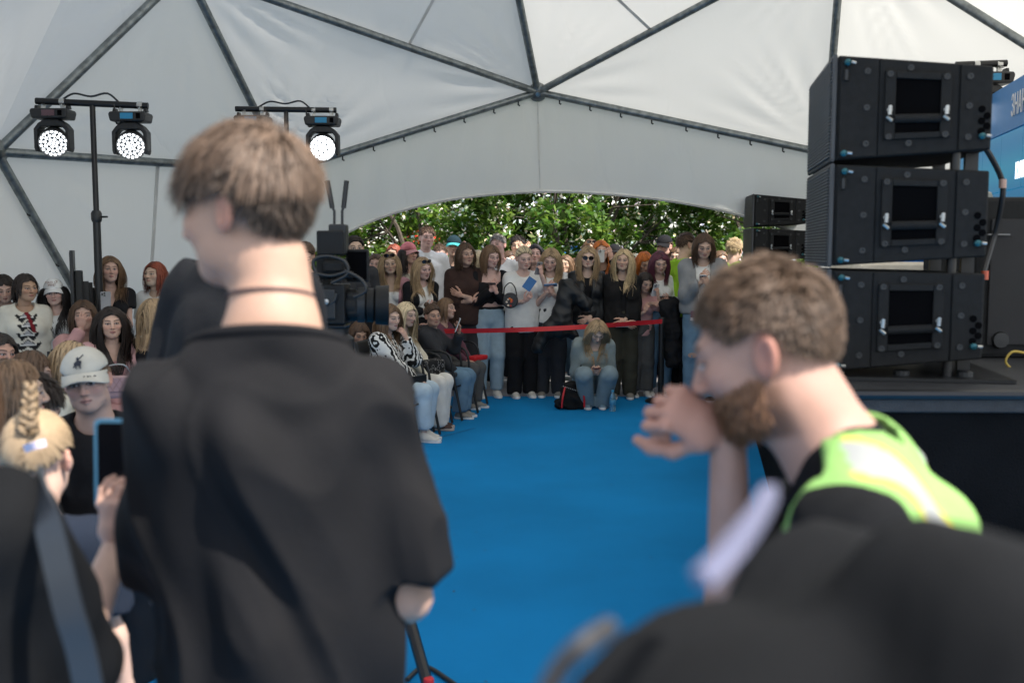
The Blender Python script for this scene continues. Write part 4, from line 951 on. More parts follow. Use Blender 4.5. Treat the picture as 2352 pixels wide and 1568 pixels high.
UX, UY = A3(.985, -.172, 0), A3(.172, .985, 0)
def speaker_box(org, zs, label, k=1.0, group=None, ux=UX, uy=UY):
    """zs: (front top, front bottom, rear bottom, rear top) heights; local u rearward, v across"""
    L, Dp = .545 * k, .73 * k
    t = thing('loudspeaker', label, 'loudspeaker', (0, 0, 0), 0, group)
    ft, fb, rb, rt = zs; P = lambda u, v, h: A3(org[0], org[1], 0) + ux * u * L + uy * v * k + A3(0, 0, (fb + (ft - fb) * h) * (1 - u) + (rb + (rt - rb) * h) * u)
    c8 = [P(0, 0, 0), P(1, 0, 0), P(0, .73, 0), P(1, .73, 0), P(0, 0, 1), P(1, 0, 1), P(0, .73, 1), P(1, .73, 1)]
    MB().hexa(c8).build('cabinet', M_cab, t, bevel=.006 * k)
    # the ribbed front
    G = lambda v, h, d: P(0, v, h) - ux * d
    gr = MB(); gr.hexa([G(.012, .02, .016 * k), G(.012, .02, -.002), G(.718, .02, .016 * k), G(.718, .02, -.002), G(.012, .98, .016 * k), G(.012, .98, -.002), G(.718, .98, .016 * k), G(.718, .98, -.002)]); go = gr.build('grille', M_grille, t)
    n = 30; rb_ = MB()
    for i in range(n):
        h = .045 + .91 * i / (n - 1); rb_.hexa([G(.02, h - .008, .026 * k), G(.02, h - .008, .014 * k), G(.71, h - .008, .026 * k), G(.71, h - .008, .014 * k), G(.02, h + .006, .026 * k), G(.02, h + .006, .014 * k), G(.71, h + .006, .026 * k), G(.71, h + .006, .014 * k)])
    rb_.build('ribs', M_rib, go, kind='stuff')
    fr = MB(); fr.tube([G(.008, .01, .012 * k), G(.008, .99, .012 * k), G(.724, .99, .012 * k), G(.724, .01, .012 * k), G(.008, .01, .012 * k)], .010 * k, 6); fr.build('grille_frame', surf('grille_edge', (.045, .047, .05), .5), t)
    # side plate facing the camera
    def plate(name, u0, u1, h0, h1, d0, d1, mat, par=t, bev=.003):
        q = lambda u, h, d: P(u, 0, h) - uy * d * k
        return MB().hexa([q(u0, h0, d1), q(u1, h0, d1), q(u0, h0, d0), q(u1, h0, d0), q(u0, h1, d1), q(u1, h1, d1), q(u0, h1, d0), q(u1, h1, d0)]).build(name, mat, par, bevel=bev * k)
    plate('side_plate', .012, .262, .012, .988, -.004, .008, M_cab); plate('side_plate', .790, .988, .012, .988, -.004, .008, M_cab)
    plate('side_plate', .270, .782, .012, .988, -.004, .004, M_cab)
    for a in ((.305, .375, .17, .87), (.665, .735, .17, .87), (.375, .665, .17, .235), (.375, .665, .80, .87)): plate('handle_frame', *a, .002, .016, M_cab)
    pk = plate('handle_pocket', .374, .666, .234, .801, .001, .0065, M_void)  # flat plate, the pocket's inner shade is put into its black colour
    q = lambda u, h, d: P(u, 0, h) - uy * d * k
    MB().tube([q(.37, .385, .010), q(.668, .385, .010)], .017 * k, 10).build('handle_bar', M_cab, t, smooth=True)
    
    for u, h in ((.335, .47), (.70, .47)):
        lt = MB(); lt.tube([q(u, h, .016), q(u, h + .03, .034), q(u - .002, h - .05, .03)], .008 * k, 8); lt.lathe([(0, .0), (.010 * k, .0), (.010 * k, .010 * k), (0, .014 * k)], Matrix.Translation(q(u, h, .016)) @ Vector(-uy).to_track_quat('Z', 'Y').to_matrix().to_4x4(), 12)
        lo = lt.build('latch', M_chrome, t, smooth=True); MB().tube([q(u - .02, h - .07, .03), q(u + .015, h - .115, .03)], .0065 * k, 6).build('latch_lever', M_chrome, lo)
    mq = lambda u, h, d=.008: Matrix.Translation(q(u, h, d)) @ Vector(-uy).to_track_quat('Z', 'Y').to_matrix().to_4x4()
    for u, h in ((.19, .86), (.19, .50), (.19, .14), (.85, .86), (.85, .52), (.85, .16), (.47, .92), (.47, .125), (.335, .84), (.70, .84), (.335, .20), (.70, .20)):
        MB().lathe([(.004 * k, .001), (.012 * k, .0), (.012 * k, .004), (.006 * k, .004), (.004 * k, .002)], mq(u, h, .008 if u < .3 or u > .8 else (.016 if .3 < u < .72 and u not in (.47,) else .004)), 10).build('bolt', M_black, t, smooth=True)
    for u, h in ((.93, .48), (.965, .40), (.93, .34), (.965, .28), (.93, .22)):
        MB().lathe([(0, .0), (.013 * k, .0), (.013 * k, .002), (0, .0022)], mq(u, h, .008), 12).build('rigging_hole', M_void, t)  # flat black disc coloured like the shade inside a hole
    for u, h in ((.055, .93), (.045, .055), (.935, .16)):
        pn = MB().lathe([(0, .0), (.012 * k, .0), (.012 * k, .016), (.007 * k, .02), (0, .022)], mq(u, h), 12).build('rigging_pin', M_teal, t, smooth=True)
        MB().tube([q(u + .02, h, .03), q(u + .05, h - .008, .028)], .0055 * k, 6).build('pin_tip', M_chrome, pn)
    MB().tube([q(.05, .86, .012), q(.05, .76, .012)], .010 * k, 6).build('slider', M_black, t)
    return P
O0 = (1.222, 3.80)
GS = 'big black loudspeakers stacked on the stage edge'
Ps = [speaker_box(O0, (2.352, 1.966, 1.996, 2.296), 'topmost of the three big black loudspeakers stacked at the right', 1, GS),
      speaker_box(O0, (1.950, 1.568, 1.604, 1.918), 'middle one of the three big black loudspeakers stacked at the right', 1, GS),
      speaker_box(O0, (1.552, 1.165, 1.222, 1.540), 'bottom one of the three big black loudspeakers, resting above the stage deck', 1, GS)]
rg = thing('rigging_frame', 'black steel rigging frame behind the stack of big loudspeakers', 'frame', (0, 0, 0))
rp = lambda u, v, z: tuple(A3(O0[0], O0[1], z) + UX * u * .545 + UY * v)
for v in (.12, .62):
    MB().hexa([A3(*rp(.90, v, 1.14)), A3(*rp(.985, v, 1.14)), A3(*rp(.90, v + .03, 1.14)), A3(*rp(.985, v + .03, 1.14)), A3(*rp(.90, v, 2.1)), A3(*rp(.985, v, 2.1)), A3(*rp(.90, v + .03, 2.1)), A3(*rp(.985, v + .03, 2.1))]).build('upright', M_blackmetal, rg)
MB().tube([rp(.80, .05, 1.14), rp(.80, .05, 2.1)], .018, 10).build('post', M_blackmetal, rg, smooth=True)
for u, v in ((.06, .06), (.06, .66), (.92, .06), (.92, .66), (.5, .06)): MB().lathe([(.03, 0), (.03, .03), (.022, .035)], Matrix.Translation(rp(u, v, 1.136)), 12).build('foot', M_black, rg)
MB().hexa([A3(*rp(-.05, -.05, 1.137)), A3(*rp(1.2, -.05, 1.137)), A3(*rp(-.05, .8, 1.137)), A3(*rp(1.2, .8, 1.137)), A3(*rp(-.05, -.05, 1.15)), A3(*rp(1.2, -.05, 1.15)), A3(*rp(-.05, .8, 1.15)), A3(*rp(1.2, .8, 1.15))]).build('base_plate', M_blackmetal, rg)
# the small far stack
ux2 = nrm(A3(.99, -.1, 0)); uy2 = nrm(A3(.1, .99, 0)); oy = 10.7; ox = at(1733, 500, oy)[0]
zz = lambda y: at(1780, y, oy)[2]
GS2 = 'small far loudspeakers at the end of the stage'
speaker_box((ox, oy), (zz(446), zz(519), zz(514), zz(458)), 'upper of the two small loudspeakers at the far end of the stage', 1.0, GS2, ux2, uy2)
speaker_box((ox, oy), (zz(524), zz(600), zz(594), zz(530)), 'lower of the two small loudspeakers at the far end of the stage', 1.0, GS2, ux2, uy2)
rs = thing('speaker_riser', 'black riser under the two small far loudspeakers', 'riser', (0, 0, 0))
MB().box((ox + .28, oy + .35, (1.135 + zz(602)) / 2), (.5, .6, zz(602) - 1.135 - .004)).build('frame', M_blackmetal, rs, bevel=.005)
# subwoofer / case at the far right
sb = thing('subwoofer', 'large black subwoofer cabinet at the right edge behind the big loudspeakers', 'loudspeaker', (0, 0, 0))
bx = at(2246, 500, 4.55)[0]; bt = at(2246, 452, 4.55)[2]
MB().box((bx + .42, 4.85, (1.136 + bt) / 2), (.84, .6, bt - 1.136)).build('cabinet', M_cab, sb, bevel=.02)
MB().box((bx + .42, 4.546, (1.136 + bt) / 2 - .02), (.72, .012, bt - 1.136 - .16)).build('grille', surf('sub_grille', (.012, .012, .014), .6, bump=.6, bscale=300), sb, bevel=.004)
MB().box((bx + .09, 4.535, bt - .17), (.10, .012, .006)).build('scuff_plate', surf('worn_metal', (.2, .2, .2), .5), sb)
for dx in (.12, .72): MB().lathe([(.04, 0), (.035, .015), (.0, .016)], Matrix.Translation((bx + dx, 4.54, 1.22)) @ Matrix.Rotation(R(90), 4, 'X'), 14).build('handle', M_black, sb)
def cable(label, pts, r_=.012, col=(.012, .012, .013), name='cable', m=6):
    o = MB().tube(crom(pts, m), r_, 8).build(name, surf('cable_rubber', col, .5), smooth=True); return tag(o, label, 'cable')
c0 = cable('thick black speaker cable hanging beside the topmost big loudspeaker', [at(2235, 305, 4.1), at(2270, 350, 4.1), at(2300, 410, 4.15), at(2303, 450, 4.15), at(2290, 520, 4.2), at(2278, 560, 4.2), at(2250, 660, 4.1), at(2244, 700, 4.0)], .012)
for y, cl in ((422, (.55, .35, .28)), (632, (.6, .12, .06))):
    p = at(2303 if y < 500 else 2262, y, 4.13); MB().tube([p - A3(0, 0, .018), p + A3(0, 0, .018)], .0145, 10).build('tape_band', surf('band_%d' % y, cl, .5), c0, smooth=True)
cable('yellow looped cable end lying on the stage at the right edge', [at(2352, 810, 4.2), at(2325, 808, 4.2), at(2310, 830, 4.2), at(2330, 850, 4.2), at(2360, 852, 4.2)], .005, (.5, .35, .06))

# led screen and banner on the stage's back wall
M_banner = surf('banner_blue', (.02, .20, .50), .45, var=.06)
wa, wb = A3(3.76, 8.6, 0), A3(2.95, 4.95, 0); wd = nrm(wb - wa); wn = A3(wd[1], -wd[0], 0); wn = wn if wn[0] < 0 else -wn; wl_ = np.linalg.norm(wb - wa)
bw = thing('stage_banner', 'blue printed banner above the screen at the right edge', 'banner', (0, 0, 0))
zt, zb, zs = 2.76, 2.44, 2.04
def wall(z0, z1, d0, d1, s0=0, s1=wl_):
    q = lambda s_, z, d: wa + wd * s_ + wn * d + A3(0, 0, z); return [q(s0, z0, d1), q(s1, z0, d1), q(s0, z0, d0), q(s1, z0, d0), q(s0, z1, d1), q(s1, z1, d1), q(s0, z1, d0), q(s1, z1, d0)]
MB().hexa(wall(zb, zt, -.05, 0)).build('panel', M_banner, bw)
MB().hexa(wall(1.14, zt - .02, -.12, -.055)).build('backing', M_stage, bw)
def text(s, size, pos, xdir, ydir, mat, parent=None, ext=.002, al='LEFT', name='lettering', **kw):
    cu = bpy.data.curves.new(name, 'FONT'); cu.body = s; cu.size = size; cu.extrude = ext; cu.align_x = al; cu.materials.append(mat)
    o = link(bpy.data.objects.new(name, cu), parent); x = Vector(xdir).normalized(); y = Vector(ydir).normalized(); z = x.cross(y)
    M = Matrix((x, y, z)).transposed().to_4x4(); M.translation = Vector(tuple(pos)); o.matrix_world = M
    if kw.get('sx'): o.scale = (kw['sx'], 1, 1)
    me = bpy.data.meshes.new_from_object(o); me.materials.clear(); me.materials.append(mat); o2 = link(bpy.data.objects.new(name, me), parent); o2.matrix_local = M @ Matrix.Diagonal((kw.get('sx', 1), 1, 1, 1)); nm = o.name; bpy.data.objects.remove(o); o2.name = name
    return o2
M_wht = surf('white_print', (.78, .78, .78), .5)
Z_ = (0, 0, 1); wp = lambda px, z, d=.006: (lambda s_: wa + wd * s_ + wn * d + A3(0, 0, z))(wall_s(px))
def wall_s(px):
    d = ray(px, 579); n2 = A3(-d[1], d[0], 0); return -(wa @ n2) / (wd @ n2)
sx_ = .62
text('VK', .125, wp(2252, 2.64), wd, Z_, M_wht, bw, sx=.8); text('fest', .135, wp(2247, 2.545), wd, Z_, M_wht, bw, sx=.9); text('КРАСНОЯРСК', .055, wp(2243, 2.47), wd, Z_, M_wht, bw, sx=.75)
text('ЗНАНИЕ', .20, wp(2310, 2.525), wd, Z_, M_wht, bw, sx=.62)
sc = thing('led_screen', 'blue glowing screen of stage panels below the banner at the right edge', 'screen', (0, 0, 0))
def screen_mat():
    m, n, l, b = _new('screen_face'); tc = n.new('ShaderNodeTexCoord'); sp = n.new('ShaderNodeSeparateXYZ'); l.new(tc.outputs['Object'], sp.inputs[0])
    wv = n.new('ShaderNodeMath'); wv.operation = 'MULTIPLY'; wv.inputs[1].default_value = 18; l.new(sp.outputs['Z'], wv.inputs[0]); sn = n.new('ShaderNodeMath'); sn.operation = 'SINE'; l.new(wv.outputs[0], sn.inputs[0])
    cr = n.new('ShaderNodeMix'); cr.data_type = 'RGBA'; mr = n.new('ShaderNodeMapRange'); mr.inputs[1].default_value = -1; l.new(sn.outputs[0], mr.inputs[0]); l.new(mr.outputs[0], cr.inputs[0])
    cr.inputs[6].default_value = (.004, .17, .36, 1); cr.inputs[7].default_value = (.006, .25, .42, 1)
    b.inputs['Base Color'].default_value = (.01, .03, .05, 1); l.new(cr.outputs[2], b.inputs['Emission Color']); b.inputs['Emission Strength'].default_value = .28; b.inputs['Roughness'].default_value = .4; return m
M_scr = screen_mat()
ns = 7
for i in range(ns): 
    s0, s1 = wl_ * i / ns, wl_ * (i + 1) / ns - .006; MB().hexa(wall(zs, zb - .01, -.05, .0, s0, s1)).build('screen_panel', M_scr, sc)
for i in range(3): MB().hexa(wall(1.5 + .27 * (i - 1), 1.5 + .27 * i - .006, -.05, 0)).build('screen_panel', M_scr, sc)
M_lit = emit('screen_white', (.8, .9, 1), .8)
text('ЮЛЯ', .15, wp(2326, 2.10), wd, Z_, M_lit, sc, sx=.62); text('8', .10, wp(2345, 2.285), wd, Z_, M_lit, sc, sx=.7)
bs = thing('stage_step', 'blue carpeted step on the floor beside the ripped jeans', 'step', (0, 0, 0))
p = ground(1600, 908); MB().box((p[0] + .25, p[1] + .3, .10), (.6, .6, .20)).build('tread', M_carpet, bs, bevel=.01)
# beige and blue furniture glimpsed between the boxes
bg_ = thing('sofa', 'pale beige sofa with blue cushion glimpsed between the two lower big loudspeakers', 'sofa', (2.55, 6.6, 1.136), R(80))
MB().box((0, 0, .21), (1.3, .7, .42)).build('seat', cloth((.55, .5, .42)), bg_, bevel=.05); MB().box((0, -.32, .55), (1.3, .18, .6)).build('backrest', cloth((.55, .5, .42)), bg_, bevel=.05)
MB().box((.3, -.05, .56), (.5, .2, .42), Matrix.Rotation(R(-18), 3, 'X')).build('cushion', cloth((.02, .14, .5)), bg_, bevel=.05)

# ------------------------------------------------------------------ moving lights on their stands
M_led = emit('led_white', (.93, .97, 1.0), 1.1); M_led2 = emit('led_full', (.93, .97, 1.0), 7)
M_disp = emit('display_blue', (.02, .2, .36), .03); M_disp2 = surf('display_dark', (.12, .06, .07), .3)
_cells = None
def moving_light(label, pos, aim, full=False, disp=True, k=1.0, group='LED moving heads hanging from the light stands'):
    """pos: where the clamps grip the bar; aim: direction of the beam"""
    t = thing('stage_light', label, 'stage light', pos, 0, group)
    cl = [MB().lathe([(.02, -.02), (.028, -.02), (.028, .02), (.02, .02)], Matrix.Translation((q * .085 * k, 0, 0)) @ Matrix.Rotation(R(90), 4, 'Y'), 10).box((q * .085 * k, 0, -.045 * k), (.03 * k, .03 * k, .05 * k)).tube([(q * .085 * k, -.02, -.02), (q * .085 * k + .012, -.05, -.03)], .006, 6).build('clamp', M_chrome, t, bevel=.002) for q in (-1, 1)]
    b = MB(); b.prism([(-.155, -.065), (-.165, -.09), (-.150, -.150), (.150, -.150), (.165, -.09), (.155, -.065)], lambda a, c, d: (a * k, d * k, c * k), -.10, .10); bo = b.build('base', M_black, t, bevel=.012 * k)
    for q in (-1, 1): MB().prism([(q * .15, -.06), (q * .12, -.06), (q * .125, -.03), (q * .145, -.03)], lambda a, c, d: (a * k, d * k, c * k), -.03, .03).build('base_lug', M_black, t)
    MB().box((.0, -.103 * k, -.105 * k), (.11 * k, .008, .05 * k)).build('display', M_disp if disp else M_disp2, bo)
    MB().box((.10 * k, -.102 * k, -.105 * k), (.035 * k, .006, .045 * k)).build('button_pad', M_void, bo)
    yk = MB(); yk.prism([(-.06, -.152), (.06, -.152), (.115, -.185), (.155, -.235), (.155, -.40), (.145, -.43), (.125, -.43), (.12, -.25), (.09, -.215), (-.09, -.215), (-.12, -.25), (-.125, -.43), (-.145, -.43), (-.155, -.40), (-.155, -.235), (-.115, -.185)], lambda a, c, d: (a * k, d * k, c * k), -.055, .055); yk.build('yoke', M_black, t, bevel=.008 * k)
    hc = Vector((0, 0, -.335 * k)); Mh_ = Matrix.Translation(hc) @ Vector(aim).to_track_quat('Z', 'Y').to_matrix().to_4x4()
    hd = MB().lathe([(0, -.13 * k), (.07 * k, -.125 * k), (.112 * k, -.06 * k), (.122 * k, .02 * k), (.124 * k, .10 * k), (.118 * k, .112 * k), (.112 * k, .10 * k), (.110 * k, .085 * k), (0, .085 * k)], Mh_, 28).build('head', M_black, t, smooth=True)
    led = M_led2 if full else M_led; r0 = .0138 * k
    key = (full, k); me = _lens.get(key)
    if me is None: me = _lens[key] = MB().lathe([(0, 0), (r0, 0), (r0, .004 * k), (r0 * .7, .009 * k), (0, .011 * k)], None, 8).mesh('lens', led, True)
    for ring, cnt in ((0, 1), (1, 6), (2, 12), (3, 18)):
        for i in range(cnt):
            a = 2 * math.pi * i / cnt + ring * .2; o = mobj('lens', me, hd); o.matrix_local = Mh_ @ Matrix.Translation((.0335 * k * ring * math.cos(a), .0335 * k * ring * math.sin(a), .087 * k))
    return t
_lens = {}
def light_stand(label, px, pybar, Y, half, tilt, rz):
    p = at(px, pybar, Y); t = thing('light_stand', label, 'light stand', (p[0], Y, 0), rz, 'black light stands at the left')
    MB().tube([(0, 0, .9), (0, 0, p[2])], .022, 12).build('mast', M_blackmetal, t, smooth=True); MB().tube([(0, 0, .25), (0, 0, 1.9)], .030, 12).build('mast_sleeve', M_blackmetal, t, smooth=True)
    MB().lathe([(.036, 1.86), (.042, 1.88), (.042, 1.93), (.03, 1.95)], None, 12).tube([(.04, 0, 1.9), (.09, -.02, 1.9)], .008, 6).build('collar', M_black, t, smooth=True)
    for a in (90, 210, 330): MB().tube([(0, 0, .75), (.62 * math.cos(R(a)), .62 * math.sin(R(a)), .03)], .014, 8).build('leg', M_blackmetal, t, smooth=True)
    MB().tube([(-half, 0, p[2] + tilt), (half, 0, p[2] - tilt)], .026, 14).build('crossbar', M_blackmetal, t, smooth=True)
    MB().tube(crom([(-half * .55, .0, p[2] + .02), (-half * .3, -.03, p[2] + .07), (0, -.03, p[2] + .05), (half * .3, -.03, p[2] + .075), (half * .5, 0, p[2])], 5), .008, 6).build('wiring', M_black, t, smooth=True)
    MB().tube(crom([(half * .4, -.02, p[2]), (half * .45, -.04, p[2] - .16), (half * .6, -.04, p[2] - .12), (half * .75, -.02, p[2] - .08)], 5), .007, 6).build('wiring', M_black, t, smooth=True)
    return p
pA = light_stand('left light stand with two lit moving heads, in front of the tent wall', 212, 238, 8.0, .427, .013, R(6))
pB = light_stand('light stand rising behind the boy, its crossbar above his hair', 657, 252, 9.6, .475, .004, R(2))
moving_light('leftmost lit LED stage light, its lens cells told apart', (pA[0] - .298, 8.0 - .031, pA[2] + .007), (.35, -1, -.36), False, False, .9)
moving_light('LED stage light on the right end of the leftmost stand', (pA[0] + .289, 8.0 + .031, pA[2] - .009), (.28, -1, -.34), False, True, .9)
moving_light('stage light mostly hidden behind the boy\'s hair', (pB[0] - .31, 9.59, pB[2]), (.2, -1, -.4), False, True)
moving_light('glaring white stage light right of the boy\'s head', (pB[0] + .345, 9.61, pB[2] - .004), (.12, -1, -.32), True, True)
pC = at(2272, 150, 7.6); t = thing('light_stand', 'light stand at the right edge behind the big loudspeakers', 'light stand', (pC[0], 7.6, 1.136), 0)
MB().tube([(0, 0, 0), (0, 0, pC[2] - 1.136)], .022, 10).build('mast', M_blackmetal, t, smooth=True); MB().tube([(-.25, 0, pC[2] - 1.136), (.12, -.02, pC[2] - 1.136 + .01)], .026, 12).build('crossbar', M_blackmetal, t, smooth=True)
moving_light('stage light at the right edge above the blue banner', (pC[0] - .02, 7.58, pC[2]), (-.5, -.6, -.6), False, True, 1.0, None)

# ------------------------------------------------------------------ monitor on a stand at the left
Y0 = 8.3; p = at(172, 645, Y0); tv = thing('tv_monitor', 'thin flat screen monitor on a stand, seen nearly edge-on at the left', 'monitor', (p[0], Y0, 0), R(-68))
zt_, zb_ = at(172, 575, Y0)[2], at(172, 722, Y0)[2]; zc = (zt_ + zb_) / 2; hh = zt_ - zb_
MB().box((0, -.012, zc), (.62, .024, hh)).build('bezel', M_black, tv, bevel=.004)
MB().box((0, -.0255, zc), (.60, .003, hh - .03)).build('screen', surf('screen_grey', (.05, .055, .06), .12), tv)
MB().box((0, .03, zc - .06), (.34, .06, hh * .6)).build('rear_housing', M_black, tv, bevel=.01); MB().box((0, .08, zc - .1), (.12, .05, .22)).build('mount', M_blackmetal, tv)
MB().tube([(0, .11, .02), (0, .11, zc)], .025, 10).build('post', M_blackmetal, tv, smooth=True); MB().lathe([(.28, 0), (.28, .015), (.05, .03)], Matrix.Translation((0, .11, 0)), 20).build('base', M_blackmetal, tv)

# ------------------------------------------------------------------ folding chairs
M_chair = surf('chair_vinyl', (.02, .02, .022), .5, bump=.2, bscale=120)
def chair_proto():
    t = thing('chair', 'x', 'chair', (0, 0, 0), 0, 'black armchairs of the audience rows')
    s_ = MB().box((0, 0, .44), (.45, .44, .05)); s_.build('seat', M_chair, t, bevel=.018)
    b = MB(); b.hexa([(-.21, .215, .55), (.21, .215, .55), (-.21, .25, .55), (.21, .25, .55), (-.20, .285, .86), (.20, .285, .86), (-.20, .315, .86), (.20, .315, .86)]); b.build('backrest', M_chair, t, bevel=.015)
    for q in (-1, 1):
        x = q * .245
        MB().tube(crom([(x, -.30, .012), (x, -.22, .40), (x, -.19, .60), (x, -.12, .665), (x, .05, .675), (x, .20, .665), (x * .95, .26, .60)], 5), .0125, 8).build('arm', M_blackmetal, t, smooth=True)
        MB().tube([(x * .96, .31, .012), (x * .94, .2, .5), (x * .88, .30, .84)], .0125, 8).build('leg', M_blackmetal, t, smooth=True)
        MB().tube([(x, -.235, .36), (x * .96, .25, .30)], .009, 8).build('stretcher', M_blackmetal, t, smooth=True)
    MB().tube([(-.245, -.25, .34), (.245, -.25, .34)], .009, 8).build('crossbar', M_blackmetal, t, smooth=True)
    return t
_ch = [None]
def chair(label, x, y, yaw):
    if _ch[0] is None: t = _ch[0] = chair_proto()
    else:
        t = _ch[0].copy(); C.objects.link(t); t.parent = None
        for c in list(_ch[0].children):
            d = c.copy(); C.objects.link(d); d.parent = t
    t.location = (x, y, 0); t.rotation_euler = (0, 0, R(yaw)); t['label'] = label; return t

# ------------------------------------------------------------------ red tape and its posts
M_red = surf('red_tape', (.52, .012, .018), .55, var=.1)
Yt = 10.72
ps_ = at(1520, 735, Yt); bp_ = thing('barrier_post', 'black barrier post at the right end of the red tape', 'barrier post', (ps_[0], Yt, 0), 0, 'barrier posts')
def post_parts(t, h):
    MB().lathe([(.17, 0), (.17, .015), (.15, .03), (.04, .045)], None, 24).build('base', M_blackmetal, t, smooth=True); MB().tube([(0, 0, .03), (0, 0, h)], .032, 14).build('post', M_blackmetal, t, smooth=True); MB().lathe([(.036, h - .06), (.036, h), (.03, h + .01), (0, h + .012)], None, 14).build('tape_head', M_black, t, smooth=True)
post_parts(bp_, ps_[2] + .02)
pl_ = at(1000, 758, 10.3); b2 = thing('barrier_post', 'barrier post at the left end of the red tape, behind the seated girls', 'barrier post', (pl_[0], 10.3, 0), 0, 'barrier posts'); post_parts(b2, pl_[2] + .02)
mb = MB(); n_ = 40; V = []
for i in range(n_ + 1):
    u = i / n_; x = pl_[0] + (ps_[0] - pl_[0]) * u; y = 10.3 + (Yt - 10.3) * u - .04; z = pl_[2] + (ps_[2] - pl_[2]) * u - .025 * math.sin(math.pi * u) - .01; tw_ = .008 * math.sin(u * 9)
    V += [(x, y + tw_, z - .024), (x, y - tw_, z + .024)]
V2 = [(a, b + .003, c) for a, b, c in V]
Fs = [(2 * i, 2 * i + 2, 2 * i + 3, 2 * i + 1) for i in range(n_)]
mb.add(V, Fs); mb.add(V2, [f[::-1] for f in Fs]); tp_ = mb.build('barrier_tape', M_red); tag(tp_, 'red barrier tape stretched in front of the standing crowd', 'tape')
p = at(1405, 762, 11.1); rt = MB().box(p, (.03, .005, .12)).build('tape_end', M_red); tag(rt, 'loose end of red tape hanging beside the crouching girl', 'tape')
p = at(1470, 760, 10.85)

# ------------------------------------------------------------------ video camera on a tripod
Yc = 4.55; cpx = at(775, 700, Yc)
vc = thing('video_camera', 'large black broadcast video camera with twin antennas beside the boy', 'video camera', (cpx[0], Yc, cpx[2]), 0)
K = Yc / F                                                     # metres per pixel here
q3 = lambda x, y, d=0: tuple((at(x, y, Yc + d) * 1.0 - A3(cpx[0], Yc, cpx[2])))
def slab(name, x0, y0, x1, y1, d0, d1, mat=M_black, par=vc, bev=.008):
    a = at(x0, y0, Yc) - A3(cpx[0], Yc, cpx[2]); b = at(x1, y1, Yc) - A3(cpx[0], Yc, cpx[2]); return MB().box(((a[0] + b[0]) / 2, (d0 + d1) / 2, (a[2] + b[2]) / 2), (abs(a[0] - b[0]), d1 - d0, abs(a[2] - b[2]))).build(name, mat, par, bevel=bev)
def rodp(name, pts, r_, mat=M_black, par=vc, n=10): return MB().tube(pts, r_, n).build(name, mat, par, smooth=True)
M_cam = surf('camera_shell', (.007, .0075, .008), .5, bump=.25, bscale=260, spec=.25); M_camg = surf('camera_grey', (.022, .024, .026), .45, spec=.3)
slab('body', 700, 652, 800, 742, -.09, .09, M_cam); slab('body_side', 706, 662, 780, 730, -.105, -.085, M_camg)
slab('battery', 732, 530, 795, 586, -.06, .06, M_cam); slab('transmitter', 757, 515, 797, 585, -.035, .06, M_camg)
slab('battery', 730, 584, 760, 640, -.05, .07, M_cam); slab('viewfinder_screen', 792, 572, 846, 648, .02, .05, M_cam)
slab('viewfinder_face', 797, 578, 841, 642, .015, .02, M_void, bev=.001)
slab('top_handle', 735, 622, 812, 640, -.03, .03, M_cam); slab('handle_post', 742, 635, 760, 660, -.03, .03, M_cam)
slab('monitor_mount', 745, 595, 800, 630, -.07, .05, M_cam, bev=.02); slab('lens_hood_joint', 795, 668, 835, 728, -.07, .07, M_cam, bev=.02)
for a, b in (((768, 500), (752, 415)), ((786, 500), (796, 415))):
    r1 = rodp('antenna', [q3(a[0], 520), q3(a[0], a[1] - 15), q3(a[0] + (b[0] - a[0]) * .3, a[1] - 25)], .006)
    rodp('antenna_tip', [q3(a[0] + (b[0] - a[0]) * .3, a[1] - 22), q3(*b)], .0115, par=r1)
lx = Vector(q3(815, 700)); ld = Vector((1, .12, -.02)).normalized(); ML = Matrix.Translation(lx) @ ld.to_track_quat('Z', 'Y').to_matrix().to_4x4()
MB().lathe([(.055, -.06), (.072, -.04), (.075, .0), (.068, .01), (.068, .05), (.078, .055), (.078, .085), (.07, .09)], ML, 24).build('lens_barrel', M_cam, vc, smooth=True)
MB().lathe([(.07, .088), (.088, .095), (.092, .155), (.084, .155), (.075, .10), (0, .10)], ML, 24).build('lens_hood', M_cam, vc, smooth=True)
MB().lathe([(.078, .012), (.080, .012), (.080, .045), (.078, .045)], ML, 24).build('focus_ring', M_camg, vc, smooth=True)
for c_ in ([(742, 640), (730, 600), (760, 588), (800, 600), (806, 628), (770, 648)], [(705, 690), (700, 650), (725, 628), (770, 632), (806, 622)], [(800, 620), (836, 640), (848, 665), (820, 680)], [(740, 735), (750, 705), (775, 690), (782, 672)]):
    rodp('wiring', [tuple(v) for v in crom([A3(*q3(x, y)) + A3(0, -.10, 0) for x, y in c_], 5)], .008)
for x, y in ((715, 672), (735, 700), (720, 720), (760, 690), (752, 712)): MB().lathe([(0, 0), (.012, 0), (.012, .012), (0, .014)], Matrix.Translation(Vector(q3(x, y)) + Vector((0, -.105, 0))) @ Matrix.Rotation(R(90), 4, 'X'), 10).build('knob', M_chrome if x == 760 else M_black, vc, smooth=True)
slab('base_plate', 722, 742, 800, 752, -.07, .07, M_blackmetal)
tr = thing('tripod', 'heavy black camera tripod standing on the blue carpet', 'tripod', (cpx[0], Yc, 0))
z0 = q3(760, 752)[2] + cpx[2]
MB().lathe([(.05, z0 - .12), (.075, z0 - .11), (.075, z0 - .05), (.05, z0 - .03), (.05, z0 - .002)], None, 18).build('fluid_head', M_camg, tr, smooth=True)
MB().lathe([(.06, z0 - .22), (.07, z0 - .2), (.07, z0 - .13), (.04, z0 - .12)], None, 18).build('bowl', M_blackmetal, tr, smooth=True)
MB().tube([(0, -.03, z0 - .07), (-.25, -.45, z0 - .18)], .011, 8).build('pan_bar', M_blackmetal, tr, smooth=True)
